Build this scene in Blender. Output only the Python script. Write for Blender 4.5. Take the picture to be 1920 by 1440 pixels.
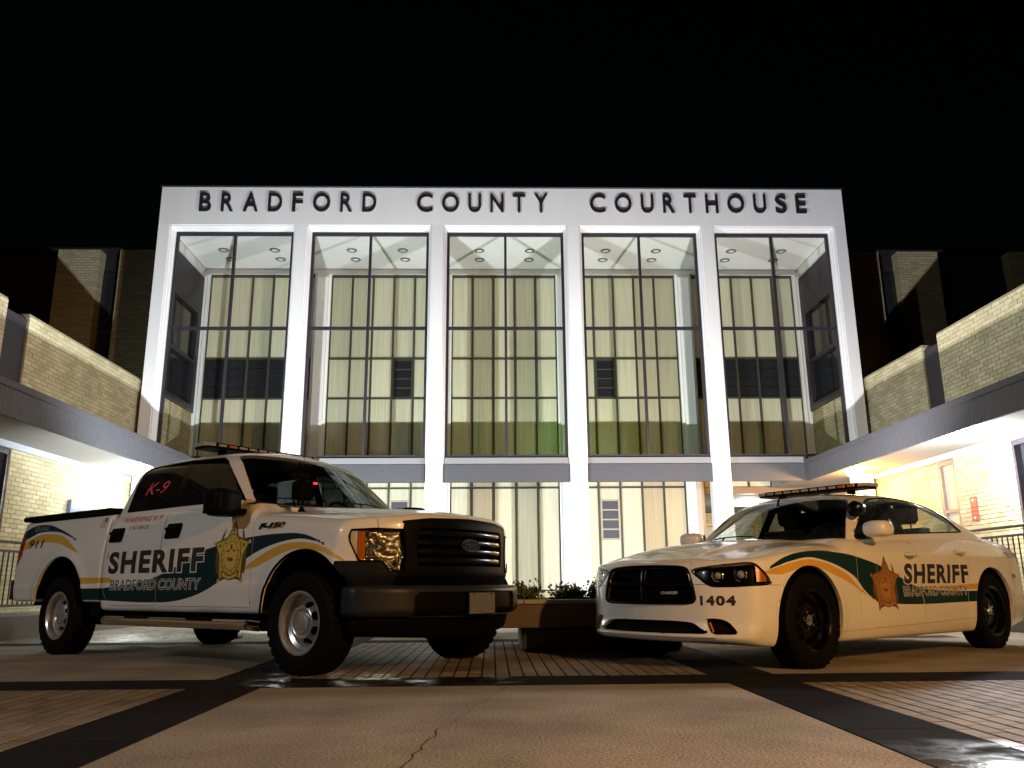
import bpy, bmesh, math, random
import numpy as np
from mathutils import Vector, Matrix
from mathutils.bvhtree import BVHTree

random.seed(7); np.random.seed(7)
SC = bpy.context.scene
COL = SC.collection
for o in list(bpy.data.objects): bpy.data.objects.remove(o)

# ------------------------------------------------------------------ camera
CAMP = (-0.288, -16.0, 0.624)
def set_camera():
    p, ro, ya = math.radians(13.836), math.radians(-0.4337), math.radians(-1.4397)
    fw = Vector((-math.sin(ya)*math.cos(p), math.cos(ya)*math.cos(p), math.sin(p)))
    r = Vector((math.cos(ya), math.sin(ya), 0)); u = r.cross(fw)
    r2 = r*math.cos(ro)+u*math.sin(ro); u2 = u*math.cos(ro)-r*math.sin(ro)
    m = Matrix(((r2.x, u2.x, -fw.x, CAMP[0]), (r2.y, u2.y, -fw.y, CAMP[1]), (r2.z, u2.z, -fw.z, CAMP[2]), (0, 0, 0, 1)))
    cd = bpy.data.cameras.new('camera'); cd.sensor_width = 36; cd.lens = 1536.2/1920*36
    cd.clip_start = 0.05; cd.clip_end = 800
    co = bpy.data.objects.new('camera', cd); COL.objects.link(co); co.matrix_world = m
    SC.camera = co
set_camera()
SC.render.resolution_x, SC.render.resolution_y = 1024, 768
SC.view_settings.view_transform = 'Standard'; SC.view_settings.look = 'None'
SC.view_settings.exposure = 0.0; SC.view_settings.gamma = 1

# ------------------------------------------------------------------ night sky
W = bpy.data.worlds.new('World'); SC.world = W; W.use_nodes = True
wn = W.node_tree; wn.nodes.clear()
sky = wn.nodes.new('ShaderNodeTexSky'); sky.sky_type = 'NISHITA'; sky.sun_disc = False
sky.sun_elevation = math.radians(2); sky.sun_rotation = math.radians(160)
bg = wn.nodes.new('ShaderNodeBackground'); bg.inputs['Strength'].default_value = 0.0006
wo_ = wn.nodes.new('ShaderNodeOutputWorld')
wn.links.new(sky.outputs[0], bg.inputs[0]); wn.links.new(bg.outputs[0], wo_.inputs[0])

# light levels (watts) of the lamps the place has
P_FLOOD_L, P_FLOOD_R = 2800, 2500
C_FLOOD_L, C_FLOOD_R = (0.83, 0.92, 1.0), (0.97, 0.95, 0.98)
P_SODIUM, P_WHITE = 2100, 1200
P_SOFFIT_L, P_SOFFIT_R, P_WARM = 170, 330, 280

# ------------------------------------------------------------------ materials
def newmat(name):
    m = bpy.data.materials.new(name); m.use_nodes = True
    return m, m.node_tree, m.node_tree.nodes['Principled BSDF']
def pmat(name, col, rough=.5, metal=0., coat=0., spec=.5, emit=None, estr=0., noise=0., nscale=20., bump=0., bscale=80., rvar=0.):
    m, t, b = newmat(name)
    b.inputs['Base Color'].default_value = (*col, 1); b.inputs['Roughness'].default_value = rough
    b.inputs['Metallic'].default_value = metal; b.inputs['Coat Weight'].default_value = coat
    b.inputs['Coat Roughness'].default_value = .04
    b.inputs['Specular IOR Level'].default_value = spec
    if emit: b.inputs['Emission Color'].default_value = (*emit, 1); b.inputs['Emission Strength'].default_value = estr
    if noise or bump or rvar:
        tc = t.nodes.new('ShaderNodeTexCoord')
        n = t.nodes.new('ShaderNodeTexNoise'); n.inputs['Scale'].default_value = nscale; n.inputs['Detail'].default_value = 6
        t.links.new(tc.outputs['Object'], n.inputs['Vector'])
        if noise:
            mx = t.nodes.new('ShaderNodeMix'); mx.data_type = 'RGBA'
            mx.inputs['A'].default_value = (*[c*(1-noise) for c in col], 1); mx.inputs['B'].default_value = (*[min(1, c*(1+noise)) for c in col], 1)
            t.links.new(n.outputs['Fac'], mx.inputs['Factor']); t.links.new(mx.outputs['Result'], b.inputs['Base Color'])
        if rvar:
            mr = t.nodes.new('ShaderNodeMapRange'); mr.inputs['From Min'].default_value = .3; mr.inputs['From Max'].default_value = .7
            mr.inputs['To Min'].default_value = max(0.02, rough-rvar); mr.inputs['To Max'].default_value = min(1, rough+rvar)
            t.links.new(n.outputs['Fac'], mr.inputs['Value']); t.links.new(mr.outputs['Result'], b.inputs['Roughness'])
        if bump:
            n2 = t.nodes.new('ShaderNodeTexNoise'); n2.inputs['Scale'].default_value = bscale; n2.inputs['Detail'].default_value = 4
            t.links.new(tc.outputs['Object'], n2.inputs['Vector'])
            bp = t.nodes.new('ShaderNodeBump'); bp.inputs['Strength'].default_value = bump; bp.inputs['Distance'].default_value = .01
            t.links.new(n2.outputs['Fac'], bp.inputs['Height']); t.links.new(bp.outputs['Normal'], b.inputs['Normal'])
    return m
def glassmat(name, tint, refl=.06, rough=.02):
    """pane: tinted see-through sheet with a Fresnel mirror layer"""
    m = bpy.data.materials.new(name); m.use_nodes = True; t = m.node_tree; t.nodes.clear()
    o = t.nodes.new('ShaderNodeOutputMaterial'); mx = t.nodes.new('ShaderNodeMixShader')
    tr = t.nodes.new('ShaderNodeBsdfTransparent'); tr.inputs[0].default_value = (*tint, 1)
    gl = t.nodes.new('ShaderNodeBsdfGlossy'); gl.inputs['Roughness'].default_value = rough
    fr = t.nodes.new('ShaderNodeFresnel'); ge = t.nodes.new('ShaderNodeNewGeometry')
    ior = t.nodes.new('ShaderNodeMapRange'); ior.inputs['To Min'].default_value = 1.5; ior.inputs['To Max'].default_value = 1/1.5   # thin sheet: same mirror from either side
    t.links.new(ge.outputs['Backfacing'], ior.inputs['Value']); t.links.new(ior.outputs['Result'], fr.inputs['IOR'])
    t.links.new(fr.outputs[0], mx.inputs[0]); t.links.new(tr.outputs[0], mx.inputs[1]); t.links.new(gl.outputs[0], mx.inputs[2])
    t.links.new(mx.outputs[0], o.inputs[0])
    return m
def tintmat(name, c1, c2, rough=.8, bump=.25, bscale=60, spec=.3, stain=.25, wet=False, speck=.08):
    """masonry: every piece gets its own tone (attribute on joined pieces, object random on single ones) plus grain and stains"""
    m, t, b = newmat(name)
    at = t.nodes.new('ShaderNodeAttribute'); at.attribute_name = 'tint'
    oi = t.nodes.new('ShaderNodeObjectInfo')
    ad = t.nodes.new('ShaderNodeMath'); ad.operation = 'ADD'; t.links.new(at.outputs['Fac'], ad.inputs[0]); t.links.new(oi.outputs['Random'], ad.inputs[1])
    fr = t.nodes.new('ShaderNodeMath'); fr.operation = 'FRACT'; t.links.new(ad.outputs[0], fr.inputs[0])
    mx = t.nodes.new('ShaderNodeMix'); mx.data_type = 'RGBA'; mx.inputs['A'].default_value = (*c1, 1); mx.inputs['B'].default_value = (*c2, 1)
    t.links.new(fr.outputs[0], mx.inputs['Factor'])
    ge = t.nodes.new('ShaderNodeNewGeometry')
    n1 = t.nodes.new('ShaderNodeTexNoise'); n1.inputs['Scale'].default_value = 1.7; n1.inputs['Detail'].default_value = 8; t.links.new(ge.outputs['Position'], n1.inputs['Vector'])
    mr = t.nodes.new('ShaderNodeMapRange'); mr.inputs['From Min'].default_value = .3; mr.inputs['From Max'].default_value = .7; mr.inputs['To Min'].default_value = 1-stain; mr.inputs['To Max'].default_value = 1.0
    t.links.new(n1.outputs['Fac'], mr.inputs['Value'])
    mu = t.nodes.new('ShaderNodeVectorMath'); mu.operation = 'SCALE'; t.links.new(mx.outputs['Result'], mu.inputs[0]); t.links.new(mr.outputs['Result'], mu.inputs['Scale'])
    t.links.new(mu.outputs[0], b.inputs['Base Color'])
    n2 = t.nodes.new('ShaderNodeTexNoise'); n2.inputs['Scale'].default_value = bscale; n2.inputs['Detail'].default_value = 5; t.links.new(ge.outputs['Position'], n2.inputs['Vector'])
    bp = t.nodes.new('ShaderNodeBump'); bp.inputs['Strength'].default_value = bump; bp.inputs['Distance'].default_value = .006
    t.links.new(n2.outputs['Fac'], bp.inputs['Height']); t.links.new(bp.outputs['Normal'], b.inputs['Normal'])
    b.inputs['Roughness'].default_value = rough; b.inputs['Specular IOR Level'].default_value = spec
    # fine aggregate speckle
    n4 = t.nodes.new('ShaderNodeTexNoise'); n4.inputs['Scale'].default_value = 85; n4.inputs['Detail'].default_value = 7; t.links.new(ge.outputs['Position'], n4.inputs['Vector'])
    m4 = t.nodes.new('ShaderNodeMapRange'); m4.inputs['From Min'].default_value = .3; m4.inputs['From Max'].default_value = .7; m4.inputs['To Min'].default_value = 1-speck; m4.inputs['To Max'].default_value = 1+speck
    t.links.new(n4.outputs['Fac'], m4.inputs['Value'])
    mm = t.nodes.new('ShaderNodeVectorMath'); mm.operation = 'SCALE'; t.links.new(mu.outputs[0], mm.inputs[0]); t.links.new(m4.outputs['Result'], mm.inputs['Scale']); t.links.new(mm.outputs[0], b.inputs['Base Color'])
    if wet:   # shallow puddles left by the rain
        last = None
        for (px_, py_, r_) in ((-1.45, -9.95, 1.0), (-.5, -10.1, .7), (1.55, -13.1, 1.1), (-5.0, -4.6, 1.6)):
            d = t.nodes.new('ShaderNodeVectorMath'); d.operation = 'DISTANCE'; d.inputs[1].default_value = (px_, py_, 0); t.links.new(ge.outputs['Position'], d.inputs[0])
            mr3 = t.nodes.new('ShaderNodeMapRange'); mr3.inputs['From Min'].default_value = r_*.45; mr3.inputs['From Max'].default_value = r_; mr3.inputs['To Min'].default_value = 1; mr3.inputs['To Max'].default_value = 0; t.links.new(d.outputs['Value'], mr3.inputs['Value'])
            if last is None: last = mr3.outputs['Result']
            else:
                mxm = t.nodes.new('ShaderNodeMath'); mxm.operation = 'MAXIMUM'; t.links.new(last, mxm.inputs[0]); t.links.new(mr3.outputs['Result'], mxm.inputs[1]); last = mxm.outputs[0]
        n3 = t.nodes.new('ShaderNodeTexNoise'); n3.inputs['Scale'].default_value = 5.; n3.inputs['Detail'].default_value = 6; t.links.new(ge.outputs['Position'], n3.inputs['Vector'])
        ml = t.nodes.new('ShaderNodeMath'); ml.operation = 'MULTIPLY'; t.links.new(last, ml.inputs[0]); t.links.new(n3.outputs['Fac'], ml.inputs[1])
        m3 = t.nodes.new('ShaderNodeMapRange'); m3.inputs['From Min'].default_value = .32; m3.inputs['From Max'].default_value = .60; m3.inputs['To Min'].default_value = rough; m3.inputs['To Max'].default_value = .17
        t.links.new(ml.outputs[0], m3.inputs['Value']); t.links.new(m3.outputs['Result'], b.inputs['Roughness'])
    return m
M = {}
M['stucco'] = pmat('white_stucco', (.79, .79, .785), .7, noise=.09, nscale=2.2, bump=.12, bscale=90)
M['ceiling'] = pmat('ceiling_plaster', (.82, .82, .82), .8, noise=.04, nscale=4)
M['darkframe'] = pmat('bronze_frame', (.035, .03, .04), .45, metal=.3)
M['panelframe'] = pmat('olive_mullion', (.06, .056, .042), .5, spec=.2)
M['winglass'] = glassmat('clear_glass', (.93, .93, .90))
M['darkpane'] = pmat('dark_window_pane', (.02, .022, .025), .08, spec=.5)
M['fascia'] = pmat('grey_canopy_metal', (.058, .058, .064), .6, metal=.1, noise=.12, nscale=9)
M['ledge'] = pmat('pale_flashing', (.20, .20, .20), .55)
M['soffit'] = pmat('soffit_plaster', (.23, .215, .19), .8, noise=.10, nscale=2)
M['letter'] = pmat('dark_letter_metal', (.03, .028, .04), .4, metal=.4)
M['brick'] = tintmat('buff_brick', (.42, .36, .20), (.55, .49, .31), .85)
M['mortar'] = pmat('mortar', (.24, .20, .12), .9, noise=.2, nscale=30)
M['paver'] = tintmat('brick_paver', (.19, .145, .10), (.30, .235, .165), .62, bump=.35, bscale=45, stain=.35, wet=True)
M['bed'] = pmat('joint_sand', (.018, .015, .012), .95, spec=.1, noise=.3, nscale=40)
M['tile'] = tintmat('dark_slate_tile', (.011, .0115, .013), (.020, .020, .022), .88, bump=.3, bscale=30, spec=.07, stain=.3, wet=True)
M['concrete'] = tintmat('exposed_aggregate', (.31, .265, .205), (.355, .31, .245), .88, bump=.9, bscale=70, stain=.42, speck=.5)
M['asphalt'] = pmat('plaza_concrete', (.16, .14, .12), .8, noise=.25, nscale=2, bump=.3)
M['crack'] = pmat('crack_dirt', (.085, .068, .052), .95, spec=.1)
M['planter'] = pmat('planter_concrete', (.125, .092, .075), .75, noise=.2, nscale=6, bump=.3)
M['planter_base'] = pmat('planter_plinth', (.11, .105, .095), .8, noise=.2, nscale=6, bump=.3)
M['coping'] = pmat('coping_stone', (.36, .34, .30), .7, noise=.12, nscale=8)
M['soil'] = pmat('soil', (.04, .028, .018), .95, bump=.5)
M['rail'] = pmat('railing_metal', (.05, .045, .03), .5, metal=.4)
M['lampbody'] = pmat('lamp_housing', (.06, .06, .06), .5, metal=.5)
M['pole'] = pmat('lamp_pole', (.15, .15, .15), .5, metal=.6)

# ------------------------------------------------------------------ object helpers
def link(name, me, parent=None):
    o = bpy.data.objects.new(name, me); COL.objects.link(o)
    if parent is not None: o.parent = parent
    return o
def tag(o, label=None, cat=None, group=None, kind=None):
    if label: o['label'] = label
    if cat: o['category'] = cat
    if group: o['group'] = group
    if kind: o['kind'] = kind
    return o
def empty(name, loc=(0, 0, 0), rz=0., parent=None):
    o = bpy.data.objects.new(name, None); COL.objects.link(o); o.location = loc; o.rotation_euler = (0, 0, rz)
    o.empty_display_size = .2
    if parent is not None: o.parent = parent
    return o
class MB:
    """collects shapes; build() links them as one mesh object"""
    def __init__(s): s.v = []; s.f = []; s.m = []; s.t = []
    def add(s, vs, fs, mi=0, tint=None):
        n = len(s.v); s.v += [tuple(p) for p in vs]; s.f += [tuple(i+n for i in f) for f in fs]; s.m += [mi]*len(fs); s.t += [tint if tint is not None else 0.]*len(vs)
    def box(s, x0, x1, y0, y1, z0, z1, mi=0, tint=None, c=0.):
        if c <= 0:
            vs = [(x, y, z) for z in (z0, z1) for y in (y0, y1) for x in (x0, x1)]
            s.add(vs, [(0, 2, 3, 1), (4, 5, 7, 6), (0, 1, 5, 4), (2, 6, 7, 3), (0, 4, 6, 2), (1, 3, 7, 5)], mi, tint); return
        # chamfered box
        X, Y, Z = (x0, x1), (y0, y1), (z0, z1); vs = []; idx = {}
        for i in (0, 1):
            for j in (0, 1):
                for k in (0, 1):
                    sx, sy, sz = (c if i == 0 else -c), (c if j == 0 else -c), (c if k == 0 else -c)
                    for a, d in enumerate(((0, sy, sz), (sx, 0, sz), (sx, sy, 0))):
                        idx[(i, j, k, a)] = len(vs); vs.append((X[i]+d[0], Y[j]+d[1], Z[k]+d[2]))
        g = lambda i, j, k, a: idx[(i, j, k, a)]
        fs = []
        for i in (0, 1):
            q = [g(i, 0, 0, 0), g(i, 1, 0, 0), g(i, 1, 1, 0), g(i, 0, 1, 0)]; fs.append(q if i else q[::-1])
            q = [g(0, i, 0, 1), g(1, i, 0, 1), g(1, i, 1, 1), g(0, i, 1, 1)]; fs.append(q[::-1] if i else q)
            q = [g(0, 0, i, 2), g(1, 0, i, 2), g(1, 1, i, 2), g(0, 1, i, 2)]; fs.append(q if i else q[::-1])
        for j in (0, 1):
            for k in (0, 1):
                q = [g(0, j, k, 1), g(1, j, k, 1), g(1, j, k, 2), g(0, j, k, 2)]; fs.append(q if (j ^ k) else q[::-1])
        for i in (0, 1):
            for k in (0, 1):
                q = [g(i, 0, k, 0), g(i, 1, k, 0), g(i, 1, k, 2), g(i, 0, k, 2)]; fs.append(q[::-1] if (i ^ k) else q)
        for i in (0, 1):
            for j in (0, 1):
                q = [g(i, j, 0, 0), g(i, j, 1, 0), g(i, j, 1, 1), g(i, j, 0, 1)]; fs.append(q if (i ^ j) else q[::-1])
        for i in (0, 1):
            for j in (0, 1):
                for k in (0, 1):
                    q = [g(i, j, k, 0), g(i, j, k, 1), g(i, j, k, 2)]; fs.append(q if (i+j+k) % 2 else q[::-1])
        s.add(vs, fs, mi, tint)
    def prism(s, poly, a, b, axis='z', mi=0, tint=None):
        """poly 2D (counter-clockwise) extruded from a to b along axis; x-axis: poly=(y,z), y-axis: poly=(x,z), z-axis: poly=(x,y)"""
        n = len(poly)
        P = {'x': lambda p, t: (t, p[0], p[1]), 'y': lambda p, t: (p[0], t, p[1]), 'z': lambda p, t: (p[0], p[1], t)}[axis]
        vs = [P(p, a) for p in poly]+[P(p, b) for p in poly]
        fs = [tuple(range(n))[::-1], tuple(range(n, 2*n))]+[(i, (i+1) % n, n+(i+1) % n, n+i) for i in range(n)]
        s.add(vs, fs, mi, tint)
    def cyl(s, p0, p1, r0, r1=None, n=16, mi=0, caps=True):
        r1 = r0 if r1 is None else r1
        a = Vector(p0); b = Vector(p1); d = (b-a).normalized()
        e = Vector((0, 0, 1)) if abs(d.z) < .9 else Vector((1, 0, 0)); u = d.cross(e).normalized(); w = d.cross(u)
        vs = []
        for p, r in ((a, r0), (b, r1)):
            for i in range(n):
                t = 2*math.pi*i/n; vs.append(p+u*math.cos(t)*r+w*math.sin(t)*r)
        fs = [(i, n+i, n+(i+1) % n, (i+1) % n) for i in range(n)]
        if caps: fs += [tuple(range(n)), tuple(range(2*n-1, n-1, -1))]
        s.add(vs, fs, mi)
    def tube(s, pts, r, n=8, mi=0):
        for a, b in zip(pts[:-1], pts[1:]): s.cyl(a, b, r, r, n, mi)
    def lathe(s, prof, n=32, axis='y', mi=0, center=(0, 0, 0)):
        """prof = [(radius, along)], revolved round axis"""
        k = len(prof); vs = []
        for i in range(n):
            t = 2*math.pi*i/n; c, q = math.cos(t), math.sin(t)
            for r, a in prof:
                p = {'y': (r*c, a, r*q), 'z': (r*c, r*q, a), 'x': (a, r*c, r*q)}[axis]
                vs.append((p[0]+center[0], p[1]+center[1], p[2]+center[2]))
        fs = [(i*k+j, i*k+j+1, ((i+1) % n)*k+j+1, ((i+1) % n)*k+j) for i in range(n) for j in range(k-1)]
        s.add(vs, fs, mi)
    def build(s, name, mats, parent=None, smooth=False, fixn=True, angle=40):
        me = bpy.data.meshes.new(name); me.from_pydata(s.v, [], s.f)
        if not isinstance(mats, (list, tuple)): mats = [mats]
        for m in mats: me.materials.append(M[m] if isinstance(m, str) else m)
        if len(mats) > 1: me.polygons.foreach_set('material_index', s.m)
        if any(s.t):
            at = me.attributes.new('tint', 'FLOAT', 'POINT'); at.data.foreach_set('value', s.t)
        if fixn:
            bm = bmesh.new(); bm.from_mesh(me); bmesh.ops.recalc_face_normals(bm, faces=bm.faces[:]); bm.to_mesh(me); bm.free()
        if smooth: shade(me, angle)
        me.update()
        return link(name, me, parent)
def shade(me, angle=40):
    me.polygons.foreach_set('use_smooth', [True]*len(me.polygons))
    try: me.set_sharp_from_angle(angle=math.radians(angle))
    except Exception: pass
def boxobj(name, b, mat, parent=None, c=0.):
    mb = MB(); mb.box(*b, c=c); return mb.build(name, mat, parent)
def copies(o, locs, parent=None):
    out = []
    for l in locs:
        c = o.copy(); COL.objects.link(c); c.location = l
        if parent is not None: c.parent = parent
        out.append(c)
    return out
def text_mesh(txt, size=1., bold=0., extrude=0., shear=0., spacing=1.):
    cu = bpy.data.curves.new('t', 'FONT'); cu.body = txt; cu.size = size; cu.offset = bold; cu.extrude = extrude
    cu.shear = shear; cu.space_character = spacing; cu.resolution_u = 4; cu.align_x = 'LEFT'
    o = bpy.data.objects.new('t', cu); COL.objects.link(o)
    dg = bpy.context.evaluated_depsgraph_get(); me = bpy.data.meshes.new_from_object(o.evaluated_get(dg))
    bpy.data.objects.remove(o); bpy.data.curves.remove(cu)
    return me
def fit_text(txt, x0, x1, z0, z1, bold=0., grow=0., extrude=0., shear=0., spacing=1., ref=None):
    """text mesh verts mapped so the un-grown glyph block fills the box; grow thickens the outline around that same block"""
    a = text_mesh(txt, 1., bold, extrude, shear, spacing)
    co = np.array([v.co[:] for v in a.vertices]); mn, mx = co.min(0), co.max(0)
    sx = (x1-x0)/(mx[0]-mn[0]); sz = (z1-z0)/(mx[1]-mn[1])
    if grow:
        bpy.data.meshes.remove(a); a = text_mesh(txt, 1., bold+grow/max(sz, 1e-6), extrude, shear, spacing); co = np.array([v.co[:] for v in a.vertices])
    X = x0+(co[:, 0]-mn[0])*sx; Z = z0+(co[:, 1]-mn[1])*sz
    fs = [tuple(p.vertices) for p in a.polygons]; y = co[:, 2]
    bpy.data.meshes.remove(a)
    return X, Z, y, fs
def lamp(name, typ, loc, power, col, parent=None, aim=None, size=.1, angle=150, blend=.4):
    ld = bpy.data.lights.new(name, typ); ld.energy = power; ld.color = col
    if typ == 'SPOT': ld.spot_size = math.radians(angle); ld.spot_blend = blend; ld.shadow_soft_size = size
    elif typ == 'AREA': ld.size = size
    else: ld.shadow_soft_size = size
    o = bpy.data.objects.new(name, ld); COL.objects.link(o); o.location = loc
    if aim is not None: o.rotation_euler = (Vector(aim)-Vector(loc)).to_track_quat('-Z', 'Y').to_euler()
    if parent is not None: o.parent = parent
    return o

# ------------------------------------------------------------------ procedural materials in world position
def pos_mat(name, build, rough=.8, spec=.3):
    m, t, b = newmat(name); b.inputs['Roughness'].default_value = rough; b.inputs['Specular IOR Level'].default_value = spec
    ge = t.nodes.new('ShaderNodeNewGeometry'); build(t, b, ge.outputs['Position']); return m
def streaks(c1, c2, sx=26., sz=.6, bmp=.35):
    def f(t, b, pos):
        mp = t.nodes.new('ShaderNodeMapping'); mp.inputs['Scale'].default_value = (sx, sx, sz); t.links.new(pos, mp.inputs['Vector'])
        n = t.nodes.new('ShaderNodeTexNoise'); n.inputs['Scale'].default_value = 1.; n.inputs['Detail'].default_value = 5; t.links.new(mp.outputs[0], n.inputs['Vector'])
        oi = t.nodes.new('ShaderNodeObjectInfo')
        mx = t.nodes.new('ShaderNodeMix'); mx.data_type = 'RGBA'; mx.inputs['A'].default_value = (*c1, 1); mx.inputs['B'].default_value = (*c2, 1)
        mr = t.nodes.new('ShaderNodeMapRange'); mr.inputs['From Min'].default_value = .32; mr.inputs['From Max'].default_value = .68
        t.links.new(n.outputs['Fac'], mr.inputs['Value']); t.links.new(mr.outputs['Result'], mx.inputs['Factor'])
        m2 = t.nodes.new('ShaderNodeMapRange'); m2.inputs['To Min'].default_value = .90; m2.inputs['To Max'].default_value = 1.04; t.links.new(oi.outputs['Random'], m2.inputs['Value'])
        mu = t.nodes.new('ShaderNodeVectorMath'); mu.operation = 'SCALE'; t.links.new(mx.outputs['Result'], mu.inputs[0]); t.links.new(m2.outputs['Result'], mu.inputs['Scale'])
        t.links.new(mu.outputs[0], b.inputs['Base Color'])
        bp = t.nodes.new('ShaderNodeBump'); bp.inputs['Strength'].default_value = bmp; bp.inputs['Distance'].default_value = .02
        t.links.new(n.outputs['Fac'], bp.inputs['Height']); t.links.new(bp.outputs['Normal'], b.inputs['Normal'])
    return f
M['panel'] = pos_mat('pleated_beige_panel', streaks((.49, .475, .325), (.60, .585, .425)))
M['stucco'] = pos_mat('white_stucco_streaked', streaks((.76, .76, .755), (.81, .81, .805), sx=2.2, sz=.6, bmp=.0), .75)
M['curtain'] = pos_mat('pleated_tan_panel', streaks((.48, .44, .28), (.60, .56, .40), sx=34))
def brickwork(ax, dk=1.):
    def f(t, b, pos):
        sp = t.nodes.new('ShaderNodeSeparateXYZ'); t.links.new(pos, sp.inputs[0])
        cb = t.nodes.new('ShaderNodeCombineXYZ'); t.links.new(sp.outputs[ax], cb.inputs[0]); t.links.new(sp.outputs[2], cb.inputs[1])
        br = t.nodes.new('ShaderNodeTexBrick'); t.links.new(cb.outputs[0], br.inputs['Vector'])
        br.inputs['Scale'].default_value = 1.; br.inputs['Brick Width'].default_value = .203; br.inputs['Row Height'].default_value = .0677
        br.inputs['Mortar Size'].default_value = .005; br.inputs['Color1'].default_value = (.42*dk, .36*dk, .20*dk**.6, 1); br.inputs['Color2'].default_value = (.55*dk, .49*dk, .31*dk**.6, 1); br.inputs['Mortar'].default_value = (.22*dk, .18*dk, .11*dk, 1)
        t.links.new(br.outputs['Color'], b.inputs['Base Color'])
        bp = t.nodes.new('ShaderNodeBump'); bp.invert = True; bp.inputs['Strength'].default_value = .6; bp.inputs['Distance'].default_value = .008
        t.links.new(br.outputs['Fac'], bp.inputs['Height']); t.links.new(bp.outputs['Normal'], b.inputs['Normal'])
    return f
M['brickY'] = pos_mat('far_brick_front', brickwork(0)); M['brickX'] = pos_mat('far_brick_side', brickwork(1)); M['brickD'] = pos_mat('dimmed_grey_brick', brickwork(0, .95))  # upper wing brick darkened in its colour to stand for weaker floodlight

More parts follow.
